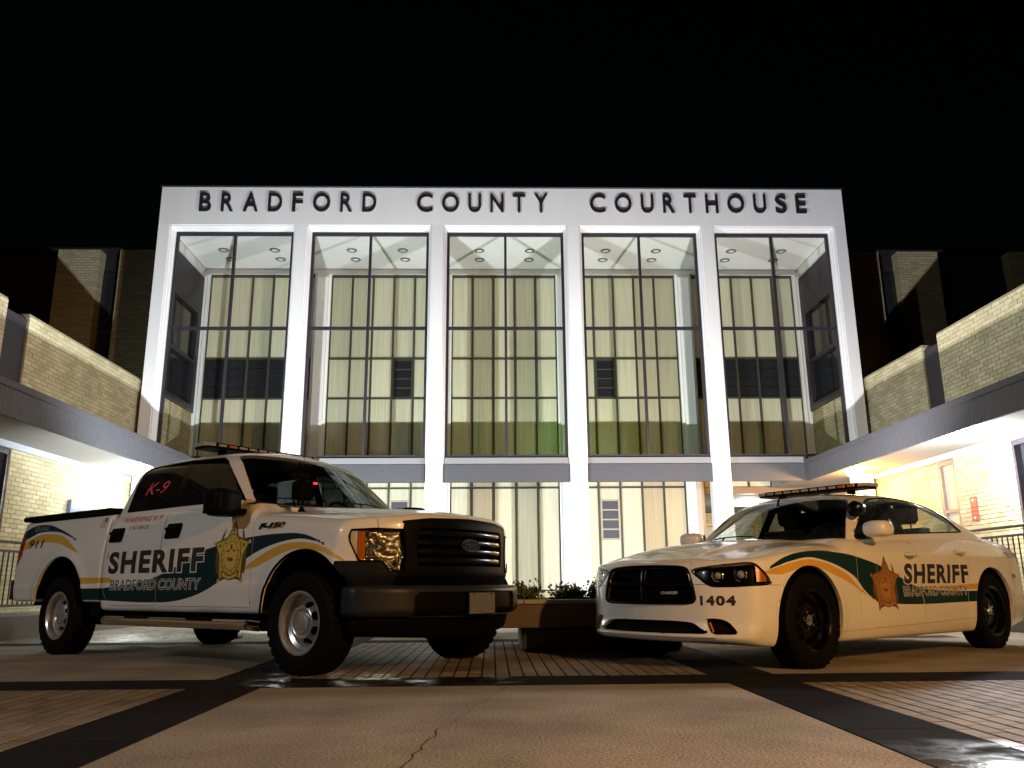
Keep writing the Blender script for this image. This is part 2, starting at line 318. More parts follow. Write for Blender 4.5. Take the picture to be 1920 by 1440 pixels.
# ------------------------------------------------------------------ ground
def pavers(parent, x0, x1, y0, y1, near):
    """rows of 0.1 x 0.2 pavers laid in running bond along y; returns list of (distance, x, y, length)"""
    out = []; n = int((x1-x0)/.1+.5); w = (x1-x0)/n
    for i in range(n):
        y = y0-(.1 if i % 2 else 0)
        while y < y1-.01:
            a, b = max(y, y0), min(y+.2, y1)
            if b-a > .05: out.append((x0+(i+.5)*w, (a+b)/2, w-.014, b-a-.012))
            y += .2
    return out
def build_ground():
    g = MB(); g.add([(-150, -120, -.06), (150, -120, -.06), (150, 150, -.06), (-150, 150, -.06)], [(0, 1, 2, 3)])
    tag(g.build('ground', 'asphalt', fixn=False), kind='structure')
    plaza = tag(boxobj('plaza', (-9, 9, -22, 4, -.06, -.0025), 'bed'), kind='structure')
    XB = (-8.6, -5.7, -2.24, -1.78, 1.25, 1.72, 5.2, 8.6)
    rows = [(-16.6, -10.40), (-9.86, -6.15), (-5.69, -1.2)]
    # dark tile bands
    proto = {}
    def slab(name, mat, x0, x1, y0, y1, dz=0.):
        key = (name, round(x1-x0, 3), round(y1-y0, 3))
        if key not in proto:
            w, d = (x1-x0)/2-.003, (y1-y0)/2-.003
            mb = MB(); mb.box(-w, w, -d, d, -.03, 0, c=.003); o = mb.build(name, mat, plaza); proto[key] = o
        else:
            o = proto[key].copy(); COL.objects.link(o)
        o.location = ((x0+x1)/2, (y0+y1)/2, dz); return o
    rnd = random.Random(3)
    for (a, b) in ((-10.40, -9.86), (-6.15, -5.69)):
        xs = [-8.6]
        for e in (-2.24, -1.78, 1.25, 1.72, 8.6):
            n = max(1, round((e-xs[-1])/.86)); s = xs[-1]
            xs += [s+(e-s)*(k+1)/n for k in range(n)]
        for u, v in zip(xs[:-1], xs[1:]): slab('band_tile', 'tile', u, v, a, b, rnd.uniform(-.0005, .0015))
    for (u, v) in ((-2.24, -1.78), (1.25, 1.72)):
        for (a, b) in ((-16.6, -10.40), (-9.86, -6.15), (-5.69, -1.2)):
            n = round((b-a)/.84)
            for k in range(n): slab('band_tile', 'tile', u, v, a+(b-a)*k/n, a+(b-a)*(k+1)/n, rnd.uniform(-.0005, .0015))
    jn = MB()      # pale mortar between the dark tiles
    for (u, v) in ((-2.24, -1.78), (1.25, 1.72)):
        for (a, b) in ((-16.6, -10.40), (-9.86, -6.15), (-5.69, -1.2)):
            n = round((b-a)/.84)
            for k in range(n+1): y = a+(b-a)*k/n; jn.add([(u+.004, y-.0042, -.0012), (v-.004, y-.0042, -.0012), (v-.004, y+.0042, -.0012), (u+.004, y+.0042, -.0012)], [(0, 1, 2, 3)])
    tag(jn.build('mortar_joint', pmat('pale_mortar', (.17, .14, .11), .9), plaza, fixn=False), kind='stuff')
    # checkerboard of concrete panels and paver fields
    fields = []
    for (x0, x1, y0, y1) in ((-1.78, 1.25, -16.6, -10.40), (-5.7, -2.24, -9.86, -6.15), (1.72, 5.2, -9.86, -6.15), (-1.78, 1.25, -5.69, -1.2)):
        slab('concrete_panel', 'concrete', x0, x1, y0, y1)
    for (x0, x1, y0, y1) in ((-5.7, -2.24, -14.4, -10.40), (1.72, 5.2, -14.4, -10.40), (-1.78, 1.25, -9.86, -6.15), (-6.4, -2.24, -5.69, -1.2), (1.72, 6.4, -5.69, -1.2)):
        fields += pavers(plaza, x0, x1, y0, y1, 0)
    for (x0, x1, y0, y1) in ((-5.7, -2.24, -16.6, -14.4), (1.72, 5.2, -16.6, -14.4), (-6.4, -5.7, -14.4, -5.69), (5.2, 6.4, -14.4, -5.69), (-6.4, 6.4, -1.2, 2.5)):
        slab('concrete_panel', 'concrete', x0, x1, y0, y1)
    def seen(p):   # in front of the camera and inside the frame's width
        d = p[1]+16.0; return d > 3.0 and abs(p[0]+.288-.025*d) < d*.66
    fields.sort(key=lambda p: (0 if seen(p) else 1, math.hypot(p[0]+.288, p[1]+16)))
    pm = {}
    for p in fields[:300]:
        key = (round(p[2], 3), round(p[3], 2))
        if key not in pm:
            mb = MB(); mb.box(-p[2]/2, p[2]/2, -p[3]/2, p[3]/2, -.03, 0, c=.0015); pm[key] = mb.build('paver', 'paver', plaza); o = pm[key]
        else: o = pm[key].copy(); COL.objects.link(o)
        o.location = (p[0], p[1], rnd.uniform(-.0010, .0010)); o.rotation_euler = (rnd.uniform(-.003, .003), rnd.uniform(-.005, .005), rnd.uniform(-.008, .008))
    mb = MB()
    for p in fields[300:]:
        dz = rnd.uniform(-.0010, .0010); tn = rnd.uniform(.02, .98)
        mb.box(p[0]-p[2]/2, p[0]+p[2]/2, p[1]-p[3]/2, p[1]+p[3]/2, -.03, dz, tint=tn)
    tag(mb.build('paver_field', 'paver', plaza, fixn=False), kind='stuff')
    # crack running across the concrete
    pts = [(-.68, -13.2), (-.60, -12.75), (-.55, -12.3), (-.52, -12.0), (-.46, -11.85), (-.455, -11.7), (-.40, -11.5), (-.41, -11.38), (-.33, -11.2), (-.30, -10.95), (-.24, -10.75), (-.225, -10.6), (-.17, -10.42)]
    P = []
    for a, b in zip(pts[:-1], pts[1:]):
        for k in range(6):
            t = k/6; P.append((a[0]+(b[0]-a[0])*t+rnd.uniform(-.012, .012), a[1]+(b[1]-a[1])*t))
    vs = []; fs = []
    for i, (x, y) in enumerate(P):
        w = rnd.uniform(.0008, .0026)*(1.0 if i > 20 else 1.4); vs += [(x-w, y, .002), (x+w, y, .002)]
        if i: fs.append((2*i-2, 2*i-1, 2*i+1, 2*i))
    mb = MB(); mb.add(vs, fs); mb.build('crack', 'crack', plaza, fixn=False)
    for s in (-1, 1):
        w = boxobj('walkway', (min(s*6.4, s*7.34), max(s*6.4, s*7.34), -14.4, 2.4, -.02, .30), 'asphalt', c=.012)
        tag(w, kind='structure')
build_ground()

# ------------------------------------------------------------------ courthouse portico
B = 2.857; WO = 7.25
def build_courthouse():
    R = empty('courthouse', (0, 0, 0)); tag(R, 'white framed courthouse portico with five tall glazed bays and dark name letters', 'building')
    # columns with stepped mouldings
    half = [(.1225, 0.), (.1225, .03), (.145, .03), (.145, .075), (.168, .10), (.168, .15), (.1915, .17), (.1915, .40)]
    for i in range(6):
        x = (i-2.5)*B
        pr = [(x+w, y) for w, y in half]+[(x-w, y) for w, y in half[::-1]]
        if i == 0: pr = [(p[0] if p[0] > x else (-WO), p[1]) for p in pr]
        if i == 5: pr = [(p[0] if p[0] < x else WO, p[1]) for p in pr]
        q = []
        for p in pr:
            if not q or (abs(p[0]-q[-1][0])+abs(p[1]-q[-1][1])) > 1e-6: q.append(p)
        mb = MB(); mb.prism(q, 0.0, 8.02, 'z'); mb.build('column', 'stucco', R)
    # header with the same steps over each opening
    hp = [(0., 8.02), (.03, 8.02), (.03, 7.998), (.075, 7.998), (.10, 7.975), (.15, 7.975), (.17, 7.952), (.40, 7.952), (.40, 8.87), (0., 8.87)]
    mb = MB(); mb.prism([(-WO, 8.021), (WO, 8.021), (WO, 8.87), (-WO, 8.87)], 0., .40, 'y')
    h = mb.build('header', 'stucco', R)
    for k in range(-2, 3):
        mb = MB(); mb.prism([(a, min(z, 8.0205)) for a, z in hp], k*B-1.306+.0, k*B+1.306, 'x'); mb.build('header_moulding', 'stucco', h)
    mb = MB(); mb.box(-WO-.03, WO+.03, -.03, 3.2, 8.872, 8.905, c=.006)
    for k in range(6): mb.cyl((-6.2+2.45*k, .02, 8.9), (-6.2+2.45*k, .02, 8.95), .012, n=6)
    mb.build('roof_flashing', 'darkframe', R)
    boxobj('roof', (-WO+.03, WO-.03, .405, 3.15, 8.1, 8.868), 'darkframe', R)
    # name letters
    words = [('BRADFORD', [(376, 401), (439, 478), (479, 0)]), ]
    lx = {'B': .24, 'R': .25, 'A': .30, 'D': .29, 'F': .22, 'O': .36, 'C': .33, 'U': .27, 'N': .28, 'T': .26, 'Y': .28, 'H': .27, 'S': .24, 'E': .22}
    spans = (('BRADFORD', -6.43, -2.73), ('COUNTY', -1.87, .90), ('COURTHOUSE', 1.80, 6.44))
    for wd, a, b in spans:
        tot = sum(lx[c] for c in wd); gap = ((b-a)-tot)/(len(wd)-1); x = a
        for c in wd:
            X, Z, y, fs = fit_text(c, x, x+lx[c], 8.305, 8.73, bold=.012, extrude=.06)
            me = bpy.data.meshes.new('letter'); me.from_pydata([(X[i], -.028-y[i]*.25, Z[i]) for i in range(len(X))], [], fs); me.materials.append(M['letter']); me.update()
            bm = bmesh.new(); bm.from_mesh(me); bmesh.ops.remove_doubles(bm, verts=bm.verts[:], dist=1e-5); bmesh.ops.recalc_face_normals(bm, faces=bm.faces[:]); bm.to_mesh(me); bm.free()
            o = link('letter', me, R)
            mb = MB()
            mb.cyl((x+lx[c]/2, -.03, 8.36 if c in 'BDOCUSEDLF' else 8.52), (x+lx[c]/2, .002, 8.36 if c in 'BDOCUSEDLF' else 8.52), .008, n=6); mb.build('stud', 'letter', o)
            x += lx[c]+gap
    # glazed bays
    for k in range(-2, 3):
        x = k*B; w = 1.237
        mb = MB()
        mb.box(x-w, x-w+.055, .22, .30, 3.12, 7.95); mb.box(x+w-.055, x+w, .22, .30, 3.12, 7.95)
        mb.box(x-w+.055, x+w-.055, .222, .298, 7.885, 7.95); mb.box(x-w+.055, x+w-.055, .222, .298, 3.12, 3.165)
        mb.box(x-.026, x+.026, .224, .296, 3.165, 7.885)
        for u, v in ((x-w+.055, x-.026), (x+.026, x+w-.055)): mb.box(u, v, .226, .294, 5.79, 5.85)
        fr = mb.build('window_frame', 'darkframe', R)
        for u, v in ((x-w+.055, x-.026), (x+.026, x+w-.055)):
            for a, b in ((3.165, 5.79), (5.85, 7.885)):
                mb = MB(); mb.add([(u, .262, a), (v, .262, a), (v, .262, b), (u, .262, b)], [(0, 1, 2, 3)]); mb.build('pane', 'winglass', fr, fixn=False)
    # band between ground floor and glazing
    for k in range(-2, 3):
        x0, x1 = k*B-1.237, k*B+1.237
        if k == -2: x0 = -5.95
        if k == 2: x1 = 5.95
        boxobj('canopy_fascia', (x0, x1, .12, .20, 2.607, 2.965), 'fascia', R, c=.006)
        boxobj('canopy_ledge', (x0, x1, .15, .42, 2.967, 3.10), 'ledge', R, c=.006)
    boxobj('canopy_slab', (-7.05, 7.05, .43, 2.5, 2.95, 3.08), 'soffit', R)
    # portico ceiling and downlights
    c = boxobj('ceiling', (-7.05, 7.05, .405, 2.6, 7.97, 8.09), 'ceiling', R)
    mbp = MB(); mbp.lathe([(.075, -.02), (.10, -.022), (.115, -.012), (.115, .0)], 24, 'z'); ring = mbp.build('downlight', pmat('lamp_trim', (.25, .25, .25), .4, metal=.6), R, smooth=True)
    mbp = MB(); mbp.lathe([(.0, .03), (.074, .028), (.074, -.015)], 24, 'z'); lens = mbp.build('lens', pmat('lamp_lens', (.45, .45, .43), .25), ring, smooth=True)
    spots = [(k*B+s*.57, y, 7.968) for k in range(-2, 3) for s in (-1, 1) for y in (1.22, 1.75)]
    ring.location = spots[0]
    for sp in spots[1:]:
        c2 = ring.copy(); COL.objects.link(c2); c2.location = sp
        d = lens.copy(); COL.objects.link(d); d.parent = c2
    # back wall: white pilasters, mullions, panels
    YW = 2.5
    boxobj('back_wall', (-7.2, 7.2, YW+.06, YW+.16, 3.0, 8.09), 'panelframe', R)
    boxobj('back_wall', (-7.2, 4.3, YW+.06, YW+.16, 0, 2.99), 'panelframe', R)
    boxobj('back_beam', (-7.05, 7.05, YW-.14, YW+.05, 7.86, 7.969), 'ceiling', R)
    for i in range(6):
        x = (i-2.5)*B; pw = .195
        xa, xb = x-pw, x+pw
        if i == 0: xa = -7.20
        if i == 5: xb = 7.20
        for z0, z1 in ((3.081, 7.859), (.30, 2.949)):
            pr = [(xa, YW+.05), (xa, YW-.12), (xa+.05, YW-.12), (xa+.05, YW-.20), (xa+.09, YW-.24), (xb-.09, YW-.24), (xb-.05, YW-.20), (xb-.05, YW-.12), (xb, YW-.12), (xb, YW+.05)]
            mb = MB(); mb.prism(pr, z0, z1, 'z'); mb.build('pilaster', 'stucco', R)
    rnd = random.Random(5)
    lines_up = [3.085, 4.82, 5.77, 7.858]
    for k in range(-2, 3):
        x0, x1 = k*B-1.233, k*B+1.233; pw = (x1-x0)/5
        mb = MB(); f = .034
        for j in range(6):
            xm = x0+j*pw; xl, xr = max(x0, xm-f/2), min(x1, xm+f/2)
            mb.box(xl-.004, xr+.004, YW-.05, YW+.045, 3.085, 7.858)
        for z in (3.085, 4.82, 5.77, 7.80): mb.box(x0, x1, YW-.045, YW+.044, z, z+(.035 if z < 7 else .055))
        fr = mb.build('curtain_wall_frame', 'panelframe', R)
        for r in range(3):
            for j in range(5):
                a, b = x0+j*pw+f/2+.006, x0+(j+1)*pw-f/2-.006; z0, z1 = lines_up[r]+.036, lines_up[r+1]-.002
                win = r == 1 and (abs(k) == 2 or (k == -1 and j == 3) or (k == 1 and j == 1))
                if not win:
                    mb = MB(); mb.box(a, b, YW+.0, YW+.03, z0, min(z1, 7.80)); mb.build('panel', 'panel', fr)
                else:
                    mb = MB(); mb.box(a, b, YW+.012, YW+.03, z0, z1); p = mb.build('pane', 'darkpane', fr)
                    mb = MB(); n = 4
                    for q in range(n+1): mb.box(a, b, YW-.02, YW+.011, z0+(z1-z0-.025)*q/n, z0+(z1-z0-.025)*q/n+.025)
                    mb.box(a, a+.03, YW-.018, YW+.011, z0+.026, z1); mb.box(b-.03, b, YW-.018, YW+.011, z0+.026, z1)
                    mb.build('sash', 'panelframe' if abs(k) < 2 else pmat('dark_sash', (.018, .017, .016), .6, spec=.2) if 'dark_sash' not in bpy.data.materials else bpy.data.materials['dark_sash'] if abs(k) == 2 else 'panelframe', p)
    # ground floor behind the columns
    for k in range(-2, 2):
        x0, x1 = k*B-1.233, k*B+1.233; pw = (x1-x0)/5; mb = MB(); f = .034
        for j in range(6):
            xm = x0+j*pw; mb.box(max(x0, xm-f/2)-.004, min(x1, xm+f/2)+.004, YW-.05, YW+.045, .50, 2.949)
        for z in (.50, 2.75): mb.box(x0, x1, YW-.045, YW+.044, z, z+.035)
        fr = mb.build('curtain_wall_frame', 'panelframe', R)
        for j in range(5):
            a, b = x0+j*pw+f/2+.006, x0+(j+1)*pw-f/2-.006
            mt = 'curtain' if (k == 0 and j in (1, 2)) or (k == 1 and j in (3, 4)) else 'panel'
            win = (k == 1 and j == 1) or (k == -1 and j == 3)
            mb = MB(); mb.box(a, b, YW, YW+.03, 2.786, 2.948); mb.build('panel', mt, fr)
            if not win:
                mb = MB(); mb.box(a, b, YW, YW+.03, .536, 2.748); mb.build('panel', mt, fr)
            else:
                mb = MB(); mb.box(a, b, YW, YW+.03, .536, 1.60); mb.build('panel', mt, fr)
                mb = MB(); mb.box(a, b, YW, YW+.03, 2.50, 2.748); mb.build('panel', mt, fr)
                mb = MB(); mb.box(a, b, YW+.012, YW+.03, 1.605, 2.495); p = mb.build('pane', pmat('grey_pane', (.06, .065, .075), .5, spec=.2), fr)
                mb = MB()
                for q in range(5): mb.box(a, b, YW-.03, YW+.011, 1.605+.2145*q, 1.605+.2145*q+.03)
                mb.box(a, a+.045, YW-.028, YW+.010, 1.636, 2.463); mb.box(b-.045, b, YW-.028, YW+.010, 1.636, 2.463)
                mb.build('sash', pmat('tan_sash', (.35, .32, .24), .6), p)
        boxobj('plinth', (x0, x1, YW-.06, YW+.05, .0, .498), 'brickY', R)
    # open lobby passage behind the last bay
    boxobj('transom_beam', (4.45, 7.2, YW-.08, YW+.05, 2.60, 2.76), pmat('brown_beam', (.22, .14, .09), .6), R)
    mb = MB()
    for j in range(6): mb.box(4.48+.52*j, 4.52+.52*j, YW-.05, YW+.045, 2.765, 2.949)
    fr = mb.build('transom_frame', 'panelframe', R)
    for j in range(5): boxobj('panel', (4.525+.52*j, 4.995+.52*j, YW, YW+.03, 2.766, 2.948), 'panel', fr)
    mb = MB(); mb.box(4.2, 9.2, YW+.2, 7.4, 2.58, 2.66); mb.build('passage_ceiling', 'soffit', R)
    mb = MB(); mb.box(4.2, 9.2, 7.2, 7.4, 0, 2.58); mb.build('passage_wall', 'brickY', R)
    mb = MB(); mb.box(4.18, 4.30, YW+.2, 7.2, 0, 2.58); mb.build('passage_wall', 'brickX', R)
    mb = MB(); mb.box(9.0, 9.2, YW+.2, 7.2, 0, 2.58); mb.build('passage_wall', 'brickX', R)
    wd = pmat('yellow_door_wood', (.50, .33, .12), .5)
    mb = MB()
    for xx in (5.1, 6.1, 7.1): mb.box(xx-.05, xx+.05, 7.08, 7.19, 0, 2.3)
    mb.box(5.15, 6.05, 7.085, 7.188, 2.2, 2.3); mb.box(6.15, 7.05, 7.085, 7.188, 2.2, 2.3)
    df = mb.build('door_frame', wd, R)
    for xx in (5.16, 6.16):
        d = boxobj('door', (xx, xx+.88, 7.12, 7.17, .02, 2.19), pmat('door_panel', (.42, .40, .30), .5), df)
    # portico side walls: brick below, dark framed window above
    for s in (-1, 1):
        a, b = sorted((s*7.06, s*7.22))
        boxobj('side_wall', (a, b, .41, 2.44, 3.08, 4.45), 'brickX', R)
        boxobj('side_wall', (a, b, .41, 2.44, 7.70, 7.968), 'stucco', R)
        mb = MB(); xa, xb = sorted((s*7.03, s*7.20))
        mb.box(xa, xb, .41, .55, 4.455, 7.695); mb.box(xa, xb, 2.05, 2.44, 4.455, 7.695)
        for z in (4.455, 5.55, 6.75): mb.box(xa, xb, .551, 2.049, z, z+(.16 if z < 5 else .09))
        mb.box(xa, xb, .551, 2.049, 6.845, 7.695)
        fr = mb.build('side_window_frame', 'darkframe', R)
        xp = s*7.12
        for z0, z1 in ((4.62, 5.545), (5.645, 6.745)):
            mb = MB(); mb.box(xp-.006, xp+.006, .552, 2.048, z0, z1); mb.build('pane', 'darkpane', fr)
    return R
courthouse = build_courthouse()

# ------------------------------------------------------------------ upper brick wings behind
def upper_wing(s, label):
    R = empty('upper_wing', (s*7.3, 2.7, 0)); tag(R, label, 'building', 'two-storey brick wings behind the portico')
    def part(name, x0, x1, y0, y1, z0, z1, mat, par=R):
        a, b = sorted((s*x0, s*x1)); o = boxobj(name, (a-s*7.3, b-s*7.3, y0, y1, z0, z1), mat, par); return o
    cuts = [7.32, 9.27, 9.75, 10.75, 12.55, 16.5]
    for i in range(0, 6, 2): part('wall', cuts[i], cuts[i+1], 0, 6, 0, 8.60, 'brickD')
    for i in (1, 3):
        part('wall', cuts[i], cuts[i+1], .30, 6, 0, 8.60, 'darkframe')
        for z0, z1 in ((4.9, 6.55), (6.62, 8.1)):
            part('window', cuts[i]+.03, cuts[i+1]-.03, .24, .295, z0, z1, 'darkpane')
    part('coping', 7.32, 16.5, -.02, 6.02, 8.602, 8.64, 'darkframe')
    return R
upper_wing(-1, 'dark two-storey brick wing rising behind the left of the white portico')
upper_wing(1, 'dark two-storey brick wing rising behind the right of the white portico')

# ------------------------------------------------------------------ low side wings with canopies
BR_L, BR_H, PITCH, COURSE = .194, .0585, .203, .0677
def side_wing(s, label, secs, openings):
    """secs: (y0,y1,top) brick parapet sections; openings: (y0,y1,z0,z1) holes in the brickwork"""
    R = empty('low_brick_wing', (s*7.34, 0, 0)); tag(R, label, 'building', 'single-storey brick wings beside the plaza')
    L = lambda x: s*(x-7.34)      # local x measured outward from the wall plane
    bricks = []; wallobjs = []
    for (y0, y1, top) in secs:
        a, b = sorted((L(7.342), L(11.5)))
        w = boxobj('wall', (a, b, y0, y1, 0, top), 'mortar', R)
        a2, b2 = sorted((L(7.343), L(11.5)))
        boxobj('wall_end', (a2, b2, y0-.004, y0-.001, 0, top), 'brickY', w); boxobj('wall_end', (a2, b2, y1+.001, y1+.004, 0, top), 'brickY', w)
        a3, b3 = sorted((L(7.346), L(11.5)))
        boxobj('coping', (a3, b3, y0-.004, y1+.004, top+.001, top+.035), 'mortar', w, c=.004)
        nc = int(top/COURSE)
        for c in range(nc):
            z = top-(c+.5)*COURSE
            if z < .3: continue
            y = y0-(PITCH/2 if c % 2 else 0)
            while y < y1-.01:
                p, q = max(y, y0), min(y+PITCH, y1)
                if q-p > .04:
                    yc = (p+q)/2
                    if not any(o[0]-.02 < yc < o[1]+.02 and o[2] < z < o[3] for o in openings) and not (2.62 < z < 3.0):
                        bricks.append((yc, z, q-p-.009, w))
                y += PITCH
    rnd = random.Random(11+s)
    def vis(bk):
        d = bk[0]+16; px = (s*7.34+.288-.025*d)/max(d, .1)
        ok = abs(px) < .64 and d > 1 and not (2.55 < bk[1] < 3.25)
        return (0 if ok else 1, math.hypot(7.3, d)-(0.0))
    bricks.sort(key=vis)
    pm = {}
    for (y, z, ln, w) in bricks[:300]:
        key = round(ln, 2)
        if key not in pm:
            mb = MB(); xa, xb = sorted((L(7.344), L(7.333))); mb.box(xa, xb, -ln/2, ln/2, -BR_H/2, BR_H/2, c=.0025); o = mb.build('brick', 'brick', w); pm[key] = o
        else: o = pm[key].copy(); COL.objects.link(o); o.parent = w
        o.location = (rnd.uniform(-.0015, .0015), y, z)
    mb = MB()
    for (y, z, ln, w) in bricks[300:]:
        xf = L(7.333)+rnd.uniform(-.0015, .0015); xa, xb = sorted((L(7.344), xf))
        mb.box(xa, xb, y-ln/2, y+ln/2, z-BR_H/2, z+BR_H/2, tint=rnd.uniform(.02, .98))
    tag(mb.build('brickwork', 'brick', R, fixn=False), kind='stuff')
    # canopy: corrugated fascia, soffit, top flashing
    YF, YB = -10.0, .118
    poly = []; n = int((YB-YF)/.045)
    for i in range(n+1):
        y = YF+(YB-YF)*i/n; poly.append((L(5.95)+ (0.010*s if i % 2 else 0.0), y))
    back = [(L(5.95)+s*.05, YB), (L(5.95)+s*.05, YF)]
    mb = MB(); mb.prism(poly+back, 2.60, 2.93, 'z'); mb.build('canopy_fascia', 'fascia', R)
    a, b = sorted((L(5.93), L(6.02))); boxobj('canopy_flashing', (a, b, YF, YB, 2.932, 3.02), 'ledge' if False else 'fascia', R, c=.005)
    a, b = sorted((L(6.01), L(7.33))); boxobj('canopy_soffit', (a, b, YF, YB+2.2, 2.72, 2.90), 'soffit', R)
    a, b = sorted((L(7.27), L(7.33))); boxobj('wall_trim', (a, b, YF, 0., 2.62, 2.717), pmat('pale_blue_trim', (.40, .42, .46), .5), R, c=.004)
    return R, L
def frame_opening(R, L, y0, y1, z0, z1, kind, dx=0.):
    """door or window set back in the brickwork"""
    s = 1 if L(8) > 0 else -1
    xa, xb = sorted((L(7.345+dx), L(7.48+dx)))
    fm = M['darkframe'] if kind != 'tan' else pmat('taupe_frame', (.16, .13, .115), .5)
    mb = MB(); mb.box(xa, xb, y0, y0+.06, z0, z1); mb.box(xa, xb, y1-.06, y1, z0, z1); mb.box(xa, xb, y0+.06, y1-.06, z1-.08, z1); mb.box(xa, xb, y0+.06, y1-.06, z0, z0+.05)
    if kind == 'tan':
        for z in (1.75, 1.35): mb.box(xa, xb, y0+.06, y1-.06, z, z+.05)
    fr = mb.build('window_frame', fm, R)
    xp, xq = sorted((L(7.40+dx*.6), L(7.43+dx*.6)))
    mt = pmat('tan_blind', (.42, .33, .24), .7) if kind == 'tan' else M['darkpane']
    zs = [z0+.05, z1-.08] if kind != 'tan' else [z0+.05, 1.35, 1.40, 1.75, 1.80, z1-.08]
    for i in range(0, len(zs), 2): boxobj('pane', (xp, xq, y0+.06, y1-.06, zs[i], zs[i+1]), mt, fr)

opL = [(-6.9, -5.6, .3, 2.62)]
wl, LL = side_wing(-1, 'buff brick single-storey wing and canopy along the left side behind the pickup', [(-3.93, 2.4, 4.68), (-10, -4.52, 4.73)], opL)
frame_opening(wl, LL, -4.515, -3.935, .3, 2.62, 'dark')
boxobj('recess_shade_panel', tuple(sorted((LL(7.37), LL(7.5))))+(-4.515, -3.935, 2.63, 4.62), 'darkframe', wl)  # dark panel near the wall face stands in for the recess's shade
frame_opening(wl, LL, -6.9, -5.6, .3, 2.62, 'dark', -.11)
opR = [(-5.6, -4.42, .3, 2.62)]
wr, LR = side_wing(1, 'buff brick single-storey wing and lit canopy along the right side behind the patrol car', [(-2.20, 2.4, 4.69), (-10, -2.72, 4.75)], opR)
frame_opening(wr, LR, -2.715, -2.205, .3, 2.62, 'tan')
boxobj('recess_shade_panel', tuple(sorted((LR(7.37), LR(7.5))))+(-2.715, -2.205, 2.63, 4.62), 'darkframe', wr)  # dark sheet in place of shade in the right-hand recess
frame_opening(wr, LR, -5.6, -4.42, .3, 2.62, 'dark', -.11)

# ------------------------------------------------------------------ lamps of the place
def ground_flood(x, y, power, col, label, aim):
    R = empty('ground_floodlight', (x, y, 0)); tag(R, label, 'floodlight', 'ground floodlights aimed at the portico')
    d = (Vector(aim)-Vector((x, y, .56))).normalized(); q = d.to_track_quat('Z', 'Y').to_matrix().to_4x4()
    mb = MB(); mb.box(-.10, .10, -.10, .10, 0, .04, c=.006); mb.cyl((0, 0, .04), (0, 0, .40), .02); mb.box(-.19, -.17, -.02, .02, .38, .56); mb.box(.17, .19, -.02, .02, .38, .56); mb.box(-.17, .17, -.02, .02, .38, .40)
    mb.build('bracket', 'lampbody', R)
    h = MB(); h.prism([(-.16, -.11), (.16, -.11), (.16, .11), (-.16, .11)], -.16, .0, 'z'); h.box(-.18, .18, .105, .125, -.02, .03); h.box(-.18, .18, -.125, -.105, -.02, .03); h.box(-.18, -.16, -.104, .104, -.02, .03); h.box(.16, .18, -.104, .104, -.02, .03)
    ho = h.build('housing', 'lampbody', R); ho.matrix_local = Matrix.Translation((0, 0, .56)) @ q
    e = MB(); e.add([(-.155, -.10, .004), (.155, -.10, .004), (.155, .10, .004), (-.155, .10, .004)], [(0, 1, 2, 3)])
    eo = e.build('lens', pmat('flood_lens', (.9, .9, .85), .3, emit=col, estr=6), R, fixn=False); eo.matrix_local = Matrix.Translation((0, 0, .56)) @ q
    lamp('flood_lamp', 'SPOT', Vector((0, 0, .56))+d*.06, power, col, R, aim=Vector((0, 0, .56))+d*2, size=.05, angle=165, blend=.5)
ground_flood(-3.60, -5.0, P_FLOOD_L, C_FLOOD_L, 'black ground floodlight behind the pickup aimed up at the portico', (-1.6, 0, 6.5))
ground_flood(3.60, -5.0, P_FLOOD_R, C_FLOOD_R, 'black ground floodlight behind the patrol car aimed up at the portico', (1.6, 0, 6.5))

def soffit_lamp(x, y, z, power, col, label, es=30):
    R = empty('soffit_light', (x, y, z)); tag(R, label, 'light', 'soffit lights under the canopies')
    mb = MB(); mb.box(-.16, .16, -.16, .16, -.03, 0, c=.006); mb.build('housing', 'stucco', R)
    mb = MB(); mb.lathe([(.17, -.031), (.165, -.08), (.11, -.13), (0., -.15)], 20, 'z'); mb.build('diffuser', pmat('lit_diffuser', (.9, .9, .9), .4, emit=col, estr=es), R, smooth=True)
    lamp('soffit_lamp', 'POINT', (0, 0, -.34), power, col, R, size=.10)
soffit_lamp(-6.55, -1.1, 2.718, P_SOFFIT_L, (.92, 1., .95), 'white soffit light under the canopy behind the pickup cab')
soffit_lamp(6.50, -4.55, 2.718, P_SOFFIT_R, (.93, .96, 1.), 'bright white soffit light under the canopy nearest the red sign')
soffit_lamp(6.55, -.75, 2.718, P_WARM, (1., .48, .09), 'amber soffit light under the canopy above the patrol car roof')
def passage_lamp():
    R = empty('passage_light', (6.0, 4.1, 2.578)); tag(R, 'white ceiling light inside the open passage beside the patrol car windshield', 'light')
    mb = MB(); mb.box(-.62, .62, -.12, .12, -.05, 0, c=.006); mb.build('housing', 'stucco', R)
    mb = MB(); mb.box(-.58, .58, -.09, .09, -.085, -.051, c=.01); mb.build('diffuser', pmat('tube_diffuser', (.9, .9, .9), .4, emit=(1, .97, .9), estr=14), R)
    lamp('tube_lamp', 'POINT', (0, 0, -.25), 110, (1., .95, .86), R, size=.15)
passage_lamp()
def exit_light():   # small green light standing on the canopy behind the centre glazing
    R = empty('marker_light', (1.18, .52, 3.081)); tag(R, 'small green light on the canopy roof behind the centre glazing', 'light')
    mb = MB(); mb.box(-.09, .09, -.05, .05, 0, .05, c=.006); mb.build('housing', 'lampbody', R)
    mb = MB(); mb.box(-.08, .08, -.04, .04, .051, .085, c=.008); mb.build('lens', pmat('green_lens', (.1, .8, .4), .3, emit=(.08, 1., .42), estr=5), R)
    lamp('green_lamp', 'POINT', (.25, .0, .12), 20, (.42, 1., .12), R, size=.05)
exit_light()
